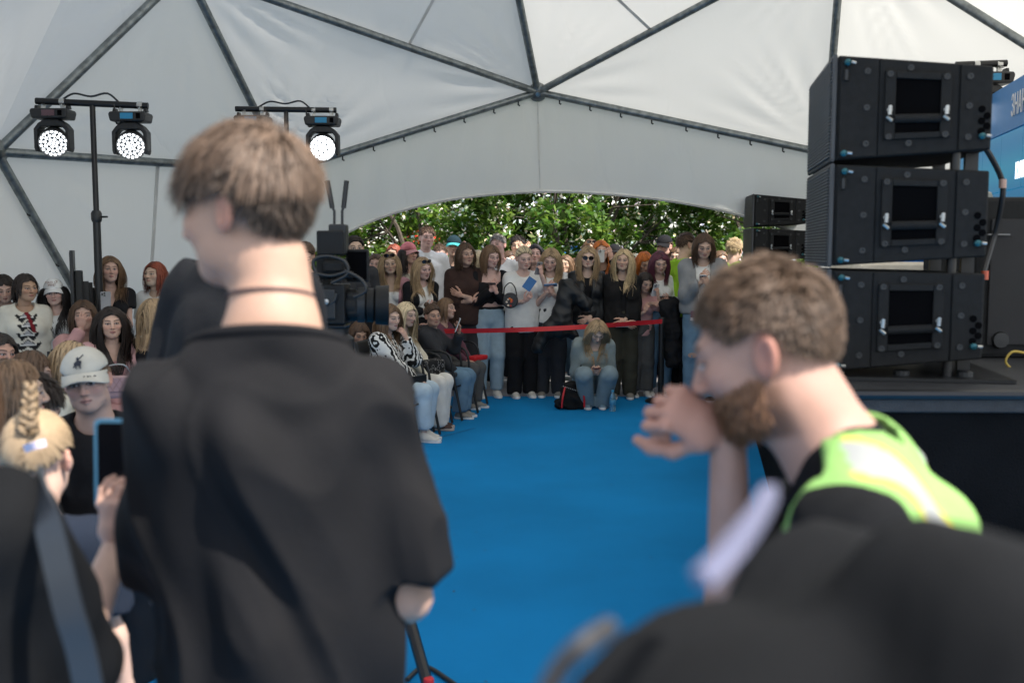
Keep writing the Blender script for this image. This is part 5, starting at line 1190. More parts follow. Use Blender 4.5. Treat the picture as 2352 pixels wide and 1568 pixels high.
fz = [ground(985, 1610), A3(cpx[0] - .55, Yc + .1, 0), A3(cpx[0] + .3, Yc + .62, 0)]
for i, g_ in enumerate(fz):
    g_ = g_ - A3(cpx[0], Yc, 0); top_ = A3(*(nrm(g_) * .06)) + A3(0, 0, z0 - .19); sd_ = nrm(np.cross(g_, (0, 0, 1))) * .022; m_ = top_ * .42 + g_ * .58
    for q in (-1, 1): MB().tube([top_ + sd_ * q, m_ + sd_ * q], .017, 8).build('leg_tube', M_camg, tr, smooth=True)
    lg = MB().tube([top_ * .55 + g_ * .45, g_ + A3(0, 0, .05)], .022, 8).build('leg', M_blackmetal, tr, smooth=True)
    MB().box(m_, (.09, .07, .08)).build('leg_clamp', M_black, lg, bevel=.008); MB().box(m_ + A3(.035, -.02, .05), (.02, .03, .06)).build('clamp_lever', M_camg, lg, bevel=.004)
    MB().lathe([(.0, 0), (.035, .002), (.035, .03), (.02, .06)], Matrix.Translation(g_), 12).build('foot', M_black, tr, smooth=True)
    if i == 0: MB().lathe([(.017, .06), (.019, .063), (.019, .085), (.017, .088)], Matrix.Translation(g_), 10).build('red_ring', M_red, lg)
cable('black cable running over the carpet from the tripod foot', [ground(935, 1560, .01), ground(975, 1530, .01), ground(1030, 1560, .01), ground(1080, 1600, .01), ground(1150, 1680, .01)], .009)
# ------------------------------------------------------------------ clothes
def cl(c, **k): return cloth(c, **k)
W, BK, CH = cl((.72, .72, .70)), cl((.012, .012, .014)), cl((.035, .036, .04))
CREAM, BROWN, PINK, LPINK = cl((.62, .57, .46)), cl((.045, .026, .022)), cl((.50, .26, .29)), cl((.55, .31, .30))
DKJ, JEAN, LJEAN, WJ = cl((.028, .030, .036)), cl((.13, .22, .31)), cl((.30, .40, .47)), cl((.42, .52, .60))
GREY, OLIVE, PLUM, NAVY = cl((.24, .245, .25)), cl((.05, .048, .036)), cl((.12, .05, .07)), cl((.012, .018, .032))
HIVIS = cl((.34, .58, .045)); GREYP = cl((.09, .09, .09)); PURP = cl((.22, .12, .40)); SAGE = cl((.22, .26, .26))
SW, SG, SB = (cl((.55, .53, .49)), M_white), (cl((.22, .21, .19)), M_white), (cl((.07, .045, .04)), surf('pale_sole', (.5, .42, .36), .6))
SK = (BK, M_white)
def zebra():
    m = cloth((.7, .7, .68), 'zebra_cloth').copy(); m.name = 'zebra_print'; n, l = m.node_tree.nodes, m.node_tree.links; b = n['Principled BSDF']
    tc = n.new('ShaderNodeTexCoord'); w_ = n.new('ShaderNodeTexWave'); w_.inputs['Scale'].default_value = 8.5; w_.inputs['Distortion'].default_value = 9; w_.inputs['Detail'].default_value = 2; w_.inputs['Detail Scale'].default_value = 1.6
    l.new(tc.outputs['Object'], w_.inputs['Vector']); r_ = n.new('ShaderNodeValToRGB'); r_.color_ramp.elements[0].position = .46; r_.color_ramp.elements[1].position = .52
    r_.color_ramp.elements[0].color = (.012, .012, .013, 1); r_.color_ramp.elements[1].color = (.70, .69, .66, 1); l.new(w_.outputs['Fac'], r_.inputs[0]); l.new(r_.outputs[0], b.inputs['Base Color']); return m
ZEB = zebra()
def tee(mat=W, **k): return dict(dict(mat=mat, sleeve=.75, loose=.010, hem=-.03, flare=.010), **k)
def longs(mat, **k): return dict(dict(mat=mat, sleeve=1.96, loose=.008, hem=-.03), **k)
def vest(mat, **k): return dict(dict(mat=mat, sleeve=0, loose=.02, hem=-.03, name='vest', open=(.006, .03), fold=.012, ff=20), **k)
def pants(mat, wide=.015, **k): return dict(mat=mat, wide=wide, **k)

# ------------------------------------------------------------------ held things
M_glass = surf('phone_glass', (.01, .01, .012), .08); M_lensd = surf('camera_lens', (.01, .012, .02), .1)
def phone(label, c, normal, long, col=(.5, .5, .5), back=True, w_=.072, h_=.148, scr=None):
    """normal: where the screen looks; long: the long side's direction"""
    z = nrm(normal); y = np.asarray(long, float); y = nrm(y - z * (y @ z)); x = np.cross(y, z)
    t = thing('phone', label, 'phone', c, 0, 'phones held up by the crowd'); M = Matrix([[x[i], y[i], z[i]] for i in range(3)]); t.rotation_euler = M.to_euler()
    def plate(w, h, z0_, z1_, r_=.009):
        pts = [(sx * (w / 2 - r_) + r_ * math.cos(a), sy * (h / 2 - r_) + r_ * math.sin(a)) for sx, sy, a0 in ((1, 1, 0), (-1, 1, 90), (-1, -1, 180), (1, -1, 270)) for a in (R(a0), R(a0 + 45), R(a0 + 90))]
        return MB().prism(pts, lambda a, b, d: (a, b, d), z0_, z1_)
    plate(w_, h_, -.0045, .0045).build('phone_case', surf('phone_case', col, .35), t)
    plate(w_ * .93, h_ * .96, .0046, .0054, .007).build('screen', scr or M_glass, t)
    plate(.034, .036, -.0068, -.0046, .006).build('camera_bump', surf('phone_bump', tuple(v * .7 for v in col), .3), t).location = (w_ * .22, h_ * .36, 0)
    for a, b in ((-.008, .008), (-.008, -.008), (.008, 0)): MB().lathe([(0, 0), (.0058, 0), (.0058, .002), (0, .0022)], Matrix.Translation((w_ * .22 + a, h_ * .36 + b, -.0085)), 10).build('lens', M_lensd, t)
    return t
def in_hand(d, i, label, col=(.5, .5, .5), up=.075, out=.030, tilt=None, toward=None, long=None):
    wr, Fm, sg = d['hands'][i]; c = wr + Fm[:, 2] * up - Fm[:, 1] * out; eye = d['Mh'][:3, 3] if toward is None else np.asarray(toward)
    return phone(label, c, eye - c, long if long is not None else A3(0, 0, 1), col)
def bag(label, c, dims, mat, rz=0, flap=True, strap=None, name='handbag'):
    t = thing(name, label, 'bag', c, R(rz)); MB().box((0, 0, 0), dims).build('body', mat, t, bevel=min(dims) * .3)
    if flap: MB().box((0, -dims[1] / 2 - .003, dims[2] * .16), (dims[0] * .94, .012, dims[2] * .62)).build('flap', mat, t, bevel=.005); MB().lathe([(0, 0), (.012, 0), (.012, .004), (0, .005)], Matrix.Translation((0, -dims[1] / 2 - .009, -dims[2] * .1)) @ Matrix.Rotation(R(90), 4, 'X'), 10).build('clasp', M_chrome, t)
    if strap: MB().tube(crom([np.asarray(p) - np.asarray(c) for p in strap], 5), .006, 6).build('strap', mat, t, smooth=True).rotation_euler = (0, 0, -R(rz))
    return t
FR = 'standing spectators behind the red tape'
# ------------------------------------------------------------------ standing row, from the left
d = person('girl in a pink shirt over a white top, sunglasses pushed up on her hair', 893, 578, 10.75, 8, arms=('down', 'clasp'), hair='dblond', hl=.42, top=longs(PINK, open=(.035, .06), collar=True, name='shirt'), inner=dict(mat=W, sleeve=0, hem=0, name='undershirt', square=.22), bottom=pants(DKJ), glasses='head', group=FR, head=(6, 8, 0), skin='light')
person('girl in a pink and white cap behind the pink shirted girl', 937, 556, 11.5, 25, hair='dark', hl=.35, cap=dict(mat=cl((.55, .18, .2), var=.5), brim=cl((.6, .3, .3))), top=tee(CREAM), bottom=pants(DKJ), group=FR, head=(12, 0, 0))
person('girl with long fair hair, black jacket open over a white top, sunglasses on her head', 972, 590, 10.7, 30, arms=('clasp', 'phone_low'), hair='dblond', hl=.44, top=longs(BK, open=(.04, .055), name='jacket'), inner=tee(W, sleeve=0), bottom=pants(BK), glasses='head', group=FR, head=(12, 14, 0), skin='fair')
person('tall man in a white polo shirt standing in the sun', 981, 520, 12.3, 18, female=False, style='short', hair='brown', top=tee(W, collar=True, loose=.018), bottom=pants(DKJ), group=FR, skin='rosy', head=(4, 0, 0))
d = person('person in a teal cap holding a phone up in front of the face', 1043, 541, 12.6, 5, female=False, style='short', hair='dark', cap=dict(mat=cl((.012, .03, .04)), brim=cl((.06, .38, .38))), arms=('phone_high', 'down'), top=tee(BK), bottom=pants(BK), group=FR)
in_hand(d, 0, 'dark phone held up by the person in the teal cap', (.02, .02, .025))
d6 = person('girl in a dark brown hoodie with arms folded over a phone', 1068, 556, 11.0, 10, arms=('fold', 'fold2'), hair='brown', style='long', hl=0.24, top=longs(BROWN, hood=True, loose=.018, hem=-.05, sleeve=1.55, cuff=.012), bottom=pants(CH, .02), shoes=SG, group=FR, head=(14, 0, 0), skin='light')
in_hand(d6, 1, 'blue grey phone tucked in the folded arms of the brown hoodie girl', (.22, .32, .38), long=(.2, 0, 1))
d7 = person('girl in a black square necked crop top and light blue jeans', 1130, 563, 11.0, 12, arms=('phone', 'phone2'), hair='lbrown', hl=.27, top=longs(BK, hem=.085, square=.235, puff=.012, fold=.008), bottom=pants(LJEAN, .018), shoes=SW, group=FR, head=(14, 18, 0), skin='fair')
in_hand(d7, 0, 'dark phone held by the girl in the black crop top', (.015, .015, .02), toward=d7['Mh'][:3, 3])
b = d7['T'](0, 0, .07); be = MB(); T7 = d7['T']
be.tube([T7(.095 * math.cos(a), .072 * math.sin(a), .068) for a in np.linspace(0, 2 * math.pi, 24)], .016, 6); bo = be.build('belt', BK, None, smooth=True); tag(bo, 'black belt round the waist of the light blue jeans', 'belt')
c = at(1172, 690, 10.72)
bg1 = thing('handbag', 'round black handbag with orange flower embroidery beside the light blue jeans', 'bag', c)
MB().lathe([(.0, -.035), (.075, -.033), (.085, -.02), (.085, .02), (.075, .033), (0, .035)], Matrix.Rotation(R(90), 4, 'X'), 24).build('body', surf('bag_leather', (.014, .013, .014), .4), bg1, smooth=True)
for i in range(9):
    a, q = i * 2.4, .012 + .045 * ((i * 7) % 5) / 5; fc = ((.6, .16, .04), (.6, .5, .4), (.35, .05, .05))[i % 3]
    MB().lathe([(0, 0), (.013, 0), (.009, .004), (0, .005)], Matrix.Translation((q * math.cos(a), -.036, q * math.sin(a) - .008)) @ Matrix.Rotation(R(90), 4, 'X'), 6).build('flower', cl(fc), bg1)
MB().tube(crom([(-.07, 0, .05), (-.06, 0, .14), (.0, .02, .19), (.05, .0, .14), (.07, 0, .05)], 5), .006, 6).build('strap', BK, bg1, smooth=True)
person('grey haired man in a white T-shirt standing in the sun behind the crop top girl', 1143, 538, 12.3, -14, female=False, style='short', hair='grey', head=(-8, -4, 0), top=tee(W, loose=.02), bottom=pants(DKJ), group=FR, skin='rosy', build=1.1)
d = person('dark haired man behind the pale haired girl, filming with a dark phone', 1189, 541, 12.5, -5, female=False, style='short', hair='dark', arms=('phone_high', 'down'), top=tee(W), bottom=pants(DKJ), group=FR)
in_hand(d, 0, 'dark phone of the dark haired man in the back row', (.02, .02, .03))
d10 = person('pale haired girl in a white T-shirt and wide black trousers, phone raised', 1204, 566, 11.0, 14, arms=('phone_up', 'phone_low'), hair='pale', style='tied', hl=.15, top=tee(W, hem=-.09, loose=.016), bottom=pants(BK, .022), shoes=SW, group=FR, head=(10, 14, 0), skin='fair')
in_hand(d10, 0, 'silver grey phone raised by the pale haired girl', (.32, .31, .31))
fl = MB().box((0, 0, 0), (.10, .004, .14), Matrix.Rotation(R(35), 3, 'Y')).build('flyer', surf('flyer_blue', (.03, .14, .36), .4)); fl.location = tuple(at(1216, 652, 10.76)); tag(fl, 'blue folded flyer in the hand of the pale haired girl', 'flyer')
person('girl with curly black hair, half hidden behind the pale haired girl', 1231, 560, 12.2, 0, hair='black', hl=.34, wave=.25, top=tee(W), bottom=pants(DKJ), group=FR, hw=.012)
d12 = person('fair haired girl in a white T-shirt reading a flyer, black jacket over her arm', 1266, 571, 11.0, -4, arms=('phone', 'phone2'), hair='dblond', hl=.40, top=tee(W, sleeve=.7), bottom=pants(DKJ, .022), shoes=SG, group=FR, head=(0, 24, 0), skin='fair')
fl = phone('blue and white flyer read by the fair haired girl', d12['hands'][0][0] * .5 + d12['hands'][1][0] * .5 + A3(.0, -.03, .085), d12['Mh'][:3, 3] - d12['hands'][0][0], (1, 0, .15), (.06, .22, .42), scr=surf('flyer_face', (.3, .45, .55), .4))
fl['category'] = 'flyer'; fl.name = 'flyer'; del fl['group']
for ch_ in list(fl.children):
    if ch_.name.startswith(('lens', 'camera')): bpy.data.objects.remove(ch_)
    else: ch_.name = 'page' if ch_.name.startswith('screen') else 'cover'
# the jacket hanging from her arm
def blob(name, label, cat, prims, mat, res=.014, fold=.02, ff=16, seed=1, group=None, parent=None):
    lo = np.min([np.minimum(p[1], p[2]) for p in prims], 0) - .18; hi = np.max([np.maximum(p[1], p[2]) for p in prims], 0) + .18; g = Grid(lo, hi, res)
    for p in prims: g.prim(p)
    V, Q = g.nets(); V = V + vnorm(V, Q) * folds(V, fold, ff, seed, (1, 1, .6))[:, None]; return tag(mobj(name, mesh_np(name, V, Q, mat), parent), label, cat, group)
J = lambda x, y, Y=10.74: at(x, y, Y)
PUF = surf('quilted_nylon', (.010, .0105, .012), .45, bump=.3, bscale=14, spec=.4)
blob('jacket', 'black puffer jacket hanging over the arm of the fair haired girl', 'jacket', [rc(J(1300, 655), J(1288, 760), .075, .10, (1, 0, 0), 1.25), rc(J(1288, 720), J(1232, 800), .085, .06, (1, 0, 0), 1.2), rc(J(1300, 650), J(1345, 700), .06, .075), rc(J(1290, 740), J(1315, 770), .09, .06)], PUF, fold=.018, ff=15)
person('girl with light brown hair glimpsed between two flyer and vest girls', 1300, 585, 12.4, -20, hair='lbrown', hl=.3, top=tee(PURP), bottom=pants(JEAN), group=FR)
person('brown haired person barely seen left of the sunglasses girl', 1322, 592, 12.9, 30, hair='brown', hl=.2, wave=.2, top=tee(W), bottom=pants(JEAN), group=FR)
d14 = person('girl in round dark sunglasses and a black padded vest, hands clasped', 1352, 564, 11.0, 0, arms=('clasp', 'clasp2'), hair='dblond', hl=.42, top=vest(PUF, nup=-.01), inner=longs(BK), bottom=pants(LJEAN, .01), shoes=SG, glasses='eyes', group=FR, skin='fair', head=(0, 4, 0))
person('orange blond girl holding a white phone in front of her face', 1379, 551, 11.9, -8, arms=('phone_high', 'phone_up'), hair='orange', hl=.38, top=longs(BK), bottom=pants(BK), group=FR); 
d = dict(c=at(1381, 588, 11.62)); phone('white phone hiding the mouth of the orange blond girl', d['c'], (0, .97, .1), (0, 0, 1), (.68, .68, .66))
person('person with sunglasses on top of the head in the far row', 1357, 549, 12.7, 0, hair='lbrown', hl=.2, top=tee(W), bottom=pants(JEAN), glasses='head', group=FR)
person('person in a plain black cap behind the two vest girls', 1412, 561, 12.5, 10, female=False, style='short', hair='dark', cap=dict(mat=BK), top=tee(GREY), bottom=pants(DKJ), group=FR)
d17 = person('girl with long fair hair in a plain black vest, hands clasped over a white phone', 1434, 571, 10.95, -2, arms=('clasp', 'clasp2'), hair='blond', hl=.46, top=vest(cl((.014, .0135, .014)), nup=.0), inner=longs(BK), bottom=pants(OLIVE, .022), shoes=SG, group=FR, skin='light', head=(-4, 2, 0))
phone('white phone held level by the fair haired girl in the plain vest', at(1428, 748, 10.66), (0, -.2, 1), (1, .1, .05), (.62, .62, .60))
person('girl with bright orange hair looking down', 1483, 581, 11.5, 10, hair='orange', hl=.22, top=tee(BK), bottom=pants(GREYP, .02), shoes=SW, group=FR, head=(0, 32, 0))
d = person('dark haired child in front of the orange haired girl, holding a phone', 1487, 625, 11.05, 10, arms=('phone_up', 'phone'), hair='dark', hl=.2, top=tee(LPINK), bottom=pants(GREYP, .02), shoes=SW, group=FR, head=(0, 20, 0), z0=0.0)
in_hand(d, 0, 'white phone held up by the dark haired child', (.62, .62, .62))
d19 = person('girl with purple red hair in a white cropped T-shirt looking down at her phone', 1516, 578, 11.15, 8, arms=('phone_low', 'bent'), hair='purple', hl=.36, top=tee(W, hem=.04), bottom=pants(JEAN, .02), shoes=SW, group=FR, head=(0, 22, 0), skin='light')
in_hand(d19, 0, 'dark phone held flat by the purple haired girl', (.04, .04, .05), long=(1, .3, .1))
person('man in a black baseball cap looking left in the back row', 1526, 541, 12.3, -35, female=False, style='short', hair='brown', cap=dict(mat=BK), top=tee(GREY), bottom=pants(DKJ), group=FR, head=(-10, 8, 0))
person('brown haired woman right of the black baseball cap', 1556, 566, 12.2, -15, hair='lbrown', hl=.2, top=tee(LPINK), bottom=pants(DKJ), group=FR)
person('person seen only as dark hair left of the steward', 1575, 575, 12.9, 10, hair='dark', hl=.2, top=tee(W), bottom=pants(DKJ), group=FR)
blob('jacket', 'black coat draped over the barrier post beside the purple haired girl', 'jacket', [rc(J(1540, 700, 10.85), J(1548, 830, 10.85), .09, .075, (1, 0, 0), 1.3)], BK, fold=.03, ff=20)
STW = 'stewards in hi-vis vests'
def hv(loc_):
    c = np.tile(A3(.34, .60, .04), (len(loc_), 1)); m = (np.abs(loc_[:, 2] - .08) < .018) | (np.abs(loc_[:, 2] + .0) < .0); return np.where(m[:, None], A3(.5, .52, .5), c)
person('steward in a lime vest over a long black shirt, turned to the right', 1576, 536, 11.35, 118, female=False, style='short', hair='brown', arms=('down', 'down'), top=vest(M_paint, paint=hv, open=(.0, .01)), inner=longs(BK, hem=-.06), bottom=pants(BK), shoes=SK, group=STW, head=(-8, 6, 0))
d23 = person('girl in a cropped grey zip hoodie and ripped jeans, looking at her phone', 1618, 537, 10.6, -8, arms=('phone', 'phone2'), hair='brown', hl=.30, top=longs(GREY, hem=.0, loose=.022, puff=.010, open=(.012, .045), name='hoodie', fold=.012), inner=tee(W, sleeve=0, hem=0), bottom=pants(JEAN, .030), shoes=SK, group=FR, head=(0, 24, 0), skin='light')
in_hand(d23, 0, 'pale phone held by the girl in the grey hoodie', (.5, .5, .5))
kp_ = d23['loc'] + d23['Rz'] @ A3(-.052 * d23['H'], -.066 * d23['H'], .285 * d23['H']); kn = MB().lathe([(0, .0), (.042, -.006), (.050, -.022)], Matrix.Translation(kp_) @ Matrix.Rotation(R(-8), 4, 'Z') @ Matrix.Rotation(R(90), 4, 'X') @ Matrix.Diagonal((1, .55, -1, 1)), 14)
kn.build('knee_skin', surf('knee', (.40, .25, .19), .6), None); o_ = bpy.data.objects['knee_skin']; o_.parent = d23['root']; o_.matrix_parent_inverse = d23['root'].matrix_basis.inverted()
bd = thing('badge', 'purple badge hanging at the hip of the grey hoodie girl', 'badge', at(1594, 725, 10.42)); MB().box((0, 0, 0), (.07, .004, .10)).build('card', surf('badge_purple', (.11, .025, .10), .4), bd); MB().box((0, -.003, -.034), (.07, .003, .03)).build('strip', M_wht, bd)
text('ОРГ', .026, (0, 0, 0), (1, 0, 0), Z_, surf('badge_text', (.1, .03, .1), .5), bd, .001, 'CENTER').matrix_local = Matrix.Translation((0, -.006, -.043)) @ Matrix.Rotation(R(90), 4, 'X')
person('blond steward with cropped hair and a lime vest, seen from behind', 1688, 547, 11.9, 150, female=False, style='short', hair='blond', top=vest(M_paint, paint=hv), inner=tee(BK), bottom=pants(BK), group=STW, skin='rosy')
person('person with light brown hair between the stewards in the far row', 1655, 575, 12.8, 0, hair='lbrown', hl=.3, top=tee(W), bottom=pants(JEAN), group=FR)
person('reddish haired person left of the small speaker stack', 1722, 592, 12.6, -20, hair='redbrown', hl=.25, top=tee(PINK), bottom=pants(JEAN), group=FR)
person('blond head of a person glimpsed between the brown hoodie and crop top girls', 1097, 574, 11.9, 160, hair='pale', hl=.22, wave=.2, top=tee(W), bottom=pants(BK), group=FR)
person('dark haired girl in a lilac top behind the pink shirted girl', 864, 582, 11.6, 10, hair='brown', hl=.25, top=tee(PURP), bottom=pants(BK), group=FR)
person('dark haired woman in a grey jacket behind the camera\'s screen', 814, 541, 9.8, 15, hair='dark', style='tied', hl=.2, top=longs(CH), bottom=pants(BK), group=FR, skin='fair', headscale=.97)
person('woman in black looking down, half hidden behind the boy\'s neck', 700, 560, 9.2, 10, arms=('phone', 'phone2'), hair='brown', style='tied', hl=.15, top=tee(BK), bottom=pants(BK), group=FR, head=(0, 30, 0))
person('man in a dark jacket filling the back row behind the teal cap', 1010, 560, 13.0, -10, female=False, style='short', hair='brown', top=tee(W), bottom=pants(DKJ), group=FR)
for i, (x, y, Y, hc, lb) in enumerate(((1460, 590, 12.8, 'brown', 'brown haired head between the plain vest girl and the orange hair'), (1250, 582, 12.9, 'dblond', 'fair haired head behind the curly black hair'), (1170, 575, 13.1, 'brown', 'brown haired head right of the grey haired man'), (905, 560, 12.6, 'redbrown', 'reddish haired head far behind the pink cap'))):
    person(lb, x, y, Y, rng.uniform(-40, 40), hair=hc, hl=.25, top=tee(W if i % 2 else PLUM), bottom=pants(JEAN), group=FR)

# ------------------------------------------------------------------ the crouching girl, her bag and bottle
dc = person('girl crouching on the carpet with a phone, grey off-shoulder top and pale denim skirt', 1376, 738, 10.15, 2, pose='squat', arms=('phone_low', 'phone_low'), lean=16, hair='dblond', hl=.44, top=longs(SAGE, loose=.02, neck=.075, hem=-.02, puff=.02, fold=.015), bottom=dict(mat=cl((.20, .26, .29)), wide=.03), shoes=(cl((.16, .24, .30)), M_white), group='people on the carpet', head=(0, 24, 0), skin='fair')
phone('dark red phone in the hands of the crouching girl', dc['hands'][0][0] * .5 + dc['hands'][1][0] * .5 + A3(0, -.05, .075), dc['Mh'][:3, 3] - dc['hands'][0][0], (0, -.3, 1), (.10, .015, .03))
p = ground(1310, 938); bp = thing('backpack', 'black studded backpack with red stripes on the carpet', 'bag', (p[0], p[1], 0), R(10))
blob('body', None, None, [rc((0, 0, .11), (0, .02, .20), .11, .085, (1, 0, 0), 1.15), rc((-.13, -.02, .06), (.10, -.02, .06), .055, .06)], cl((.012, .012, .013)), .012, .02, 22, 3, None, bp)
for q in (-1, 1): MB().tube(crom([(q * .08, -.10, .24), (q * .11, -.135, .15), (q * .12, -.12, .03)], 6), .010, 6).build('red_stripe', M_red, bp, smooth=True)
for i in range(12): MB().lathe([(0, 0), (.006, 0), (.004, .004), (0, .005)], Matrix.Translation((-.1 + .018 * i, -.105 - .02 * math.sin(i * .28), .25 - .006 * i)) @ Matrix.Rotation(R(80), 4, 'X'), 6).build('stud', M_chrome, bp)
MB().tube(crom([(.06, 0, .26), (.10, .0, .42), (.18, .02, .52), (.26, .03, .40)], 6), .010, 6).build('strap', BK, bp, smooth=True)
p = ground(1407, 944); wb_ = thing('water_bottle', 'clear blue plastic water bottle on the carpet beside the crouching girl', 'bottle', (p[0], p[1], 0))
mg, n, l, b = _new('bottle_plastic'); b.inputs['Base Color'].default_value = (.45, .75, .88, 1); b.inputs['Transmission Weight'].default_value = .85; b.inputs['Roughness'].default_value = .06
MB().lathe([(0, .002), (.03, .002), (.033, .02), (.031, .07), (.033, .12), (.031, .15), (.018, .185), (.013, .20), (0, .201)], None, 18).build('body', mg, wb_, smooth=True)
MB().lathe([(0, .2), (.015, .2), (.015, .218), (0, .22)], None, 14).build('lid', surf('cap_blue', (.05, .3, .5), .4), wb_, smooth=True); MB().lathe([(.0335, .07), (.0345, .072), (.0345, .118), (.0335, .12)], None, 18).build('wrapper', surf('wrap', (.06, .25, .42), .4), wb_, smooth=True)

# ------------------------------------------------------------------ seated girls right of the camera
SG_ = 'seated spectators in the front row'
def seat_for(d, yaw, label): 
    p = d['loc'] + d['Rz'] @ A3(0, -.10, 0); chair(label, p[0], p[1], yaw)
s4 = person('child in a plum top seated behind the girl in the dark hoodie', 1024, 738, 10.4, 70, pose='sit', hair='lbrown', hl=0.2, style='long', top=longs(PLUM), bottom=pants(GREYP), shoes=SG, arms=('lap', 'lap2'), group=SG_, H=1.42); seat_for(s4, 70, 'chair under the child in the plum top')
s3 = person('girl with two dark buns and a charcoal hoodie, seated, holding up a phone', 992, 698, 9.75, 74, pose='sit', hair='brown', style='bun', hl=.05, top=longs(CH, loose=.02, hood=True, hem=-.05), bottom=pants(JEAN, .02), shoes=SG, arms=('phone_up', 'lap'), group=SG_, head=(-46, 2, 0), skin='tan'); seat_for(s3, 74, 'chair under the girl in the charcoal hoodie')
in_hand(s3, 0, 'phone in a clear case with a yellow sticker, held by the hoodie girl with buns', (.55, .58, .6))
s2 = person('seated blond girl in a cream top and white trousers, patterned bag on her lap', 936, 692, 9.15, 74, pose='sit', hair='pale', hl=.46, top=longs(CREAM), bottom=pants(cl((.66, .64, .60)), .03, ), shoes=SB, arms=('lap2', 'lap'), group=SG_, head=(-24, 6, 0), skin='fair'); seat_for(s2, 74, 'chair under the blond girl in cream')
mp = cl((.03, .03, .03)).copy(); n, l = mp.node_tree.nodes, mp.node_tree.links; vo = n.new('ShaderNodeTexVoronoi'); vo.inputs['Scale'].default_value = 22; tc = n.new('ShaderNodeTexCoord'); l.new(tc.outputs['Object'], vo.inputs['Vector']); cr_ = n.new('ShaderNodeValToRGB'); cr_.color_ramp.elements[0].position = .36; cr_.color_ramp.elements[1].position = .42
e_ = cr_.color_ramp.elements.new(.5); cr_.color_ramp.elements[0].color = (.015, .015, .016, 1); cr_.color_ramp.elements[1].color = (.32, .31, .30, 1); e_.color = (.015, .015, .016, 1); l.new(vo.outputs['Distance'], cr_.inputs[0]); l.new(cr_.outputs[0], n['Principled BSDF'].inputs['Base Color'])
kl = s2['T'](.02, .19, .06); b_ = bag('dark bag with a pale monogram pattern on the lap of the blond girl', kl, (.30, .13, .20), mp, 58, False)
s1 = person('long haired girl in a zebra striped shirt and pale jeans, hand to her mouth', 896, 697, 8.55, 74, pose='sit', hair='lbrown', hl=.46, top=longs(ZEB, loose=.022, hem=-.10, puff=.012, fold=.012), bottom=pants(WJ, .012, crop=.86), shoes=SW, arms=('face', 'lap2'), group=SG_, head=(-18, 10, 0), skin='light'); seat_for(s1, 74, 'chair under the girl in the zebra striped shirt')
kl = s1['T'](-.02, .18, .03); b_ = bag('small black leather handbag on the lap of the zebra shirted girl', kl, (.24, .10, .15), surf('bag_black', (.012, .012, .013), .3), 60)
s0 = person('small dark haired child looking down behind the zebra shirted girl', 829, 746, 8.9, 20, pose='sit', hair='brown', style='long', hl=0.2, top=tee(PLUM), bottom=pants(BK), arms=('phone', 'phone2'), group=SG_, head=(0, 24, 0), skin='tan', H=1.25); seat_for(s0, 20, 'chair under the small child behind the zebra shirt')
cc = bag('red and black bag on the empty seat behind the hoodie girl', s4['T'](.12, .22, .05), (.26, .12, .05), M_red, 60, False)
# ------------------------------------------------------------------ spectators at the left
LG = 'spectators at the left under the tent wall'
def lips(L):
    c = np.tile(A3(.66, .63, .54), (len(L), 1))
    for cz, w_ in ((.255, .055), (.205, .05), (.155, .055), (.10, .07)):
        r_ = np.sqrt((L[:, 0] / w_) ** 2 + ((L[:, 2] - cz - .010 * np.cos(L[:, 0] / w_ * 6)) / .021) ** 2); m = (r_ < 1) & (L[:, 1] > 0); c[m] = A3(.02, .02, .022); m = (r_ < .7) & (L[:, 1] > 0) & (L[:, 2] > cz + .003); c[m] = A3(.35, .35, .36); m = (np.abs(L[:, 2] - cz) < .0035) & (np.abs(L[:, 0]) < w_ * .6) & (L[:, 1] > 0); c[m] = A3(.7, .7, .68)
    m = (np.abs(L[:, 0] + .9 * (L[:, 2] - .22) * .35 - .02) < .010) & (L[:, 2] > .17) & (L[:, 1] > 0); c[m] = A3(.18, .015, .02); return c
person('dark haired girl in a cream T-shirt printed with big dark lips', 58, 627, 7.9, 32, hair='dark', style='long', hl=0.12, top=tee(M_paint, paint=lips, loose=.02, res=.010, sleeve=.85, fold=.004), bottom=pants(BK), group=LG, head=(22, 0, 0), skin='tan')
dcap = person('girl in a white lettered cap with long black hair and a white T-shirt', 120, 640, 8.05, 10, hair='black', hl=.50, cap=dict(mat=W), top=tee(cl((.58, .58, .56)), loose=.014), bottom=pants(LJEAN), group=LG, skin='fair', head=(0, 6, 0), headscale=.97)
def on_cap(d, txts, mat, sy=0):
    M = d['Mh']
    for s_, z_, sz in txts:
        n_ = len(s_)
        for i, ch_ in enumerate(s_):
            if ch_ == ' ': continue
            a = (i - (n_ - 1) / 2) * sz * .62 / .10; x, y = math.sin(a) * .092, .012 - math.cos(a) * (.112 - max(0, z_ - .085) * .35); p_ = M[:3, :3] @ A3(x, y, z_) + M[:3, 3]; xd = M[:3, :3] @ A3(math.cos(a), math.sin(a), 0); yd = M[:3, :3] @ A3(0, .25, .97)
            o = text(ch_, sz, p_, xd, yd, mat, None, .001, 'CENTER'); o.parent = d['root']; o.matrix_parent_inverse = d['root'].matrix_basis.inverted()
on_cap(dcap, (('STATE OF', .098, .026), ('MIND', .074, .026)), surf('cap_print', (.30, .18, .15), .7))
d = person('girl in a pink puff sleeved blouse holding a phone above her head, seated', 190, 688, 7.75, 42, pose='sit', arms=('phone_up', 'phone_high'), hair='brown', style='long', hl=0.24, top=longs(LPINK, puff=.02, loose=.012), bottom=pants(DKJ), group=LG, head=(-16, 0, 0), skin='light'); chair('chair under the girl with the raised phone in pink', d['loc'][0] + .07, d['loc'][1] - .06, 42)
phone('grey phone raised by the seated girl in the pink blouse', at(243, 692, 7.5), (-.4, .8, 0), (0, 0, 1), (.25, .25, .26))
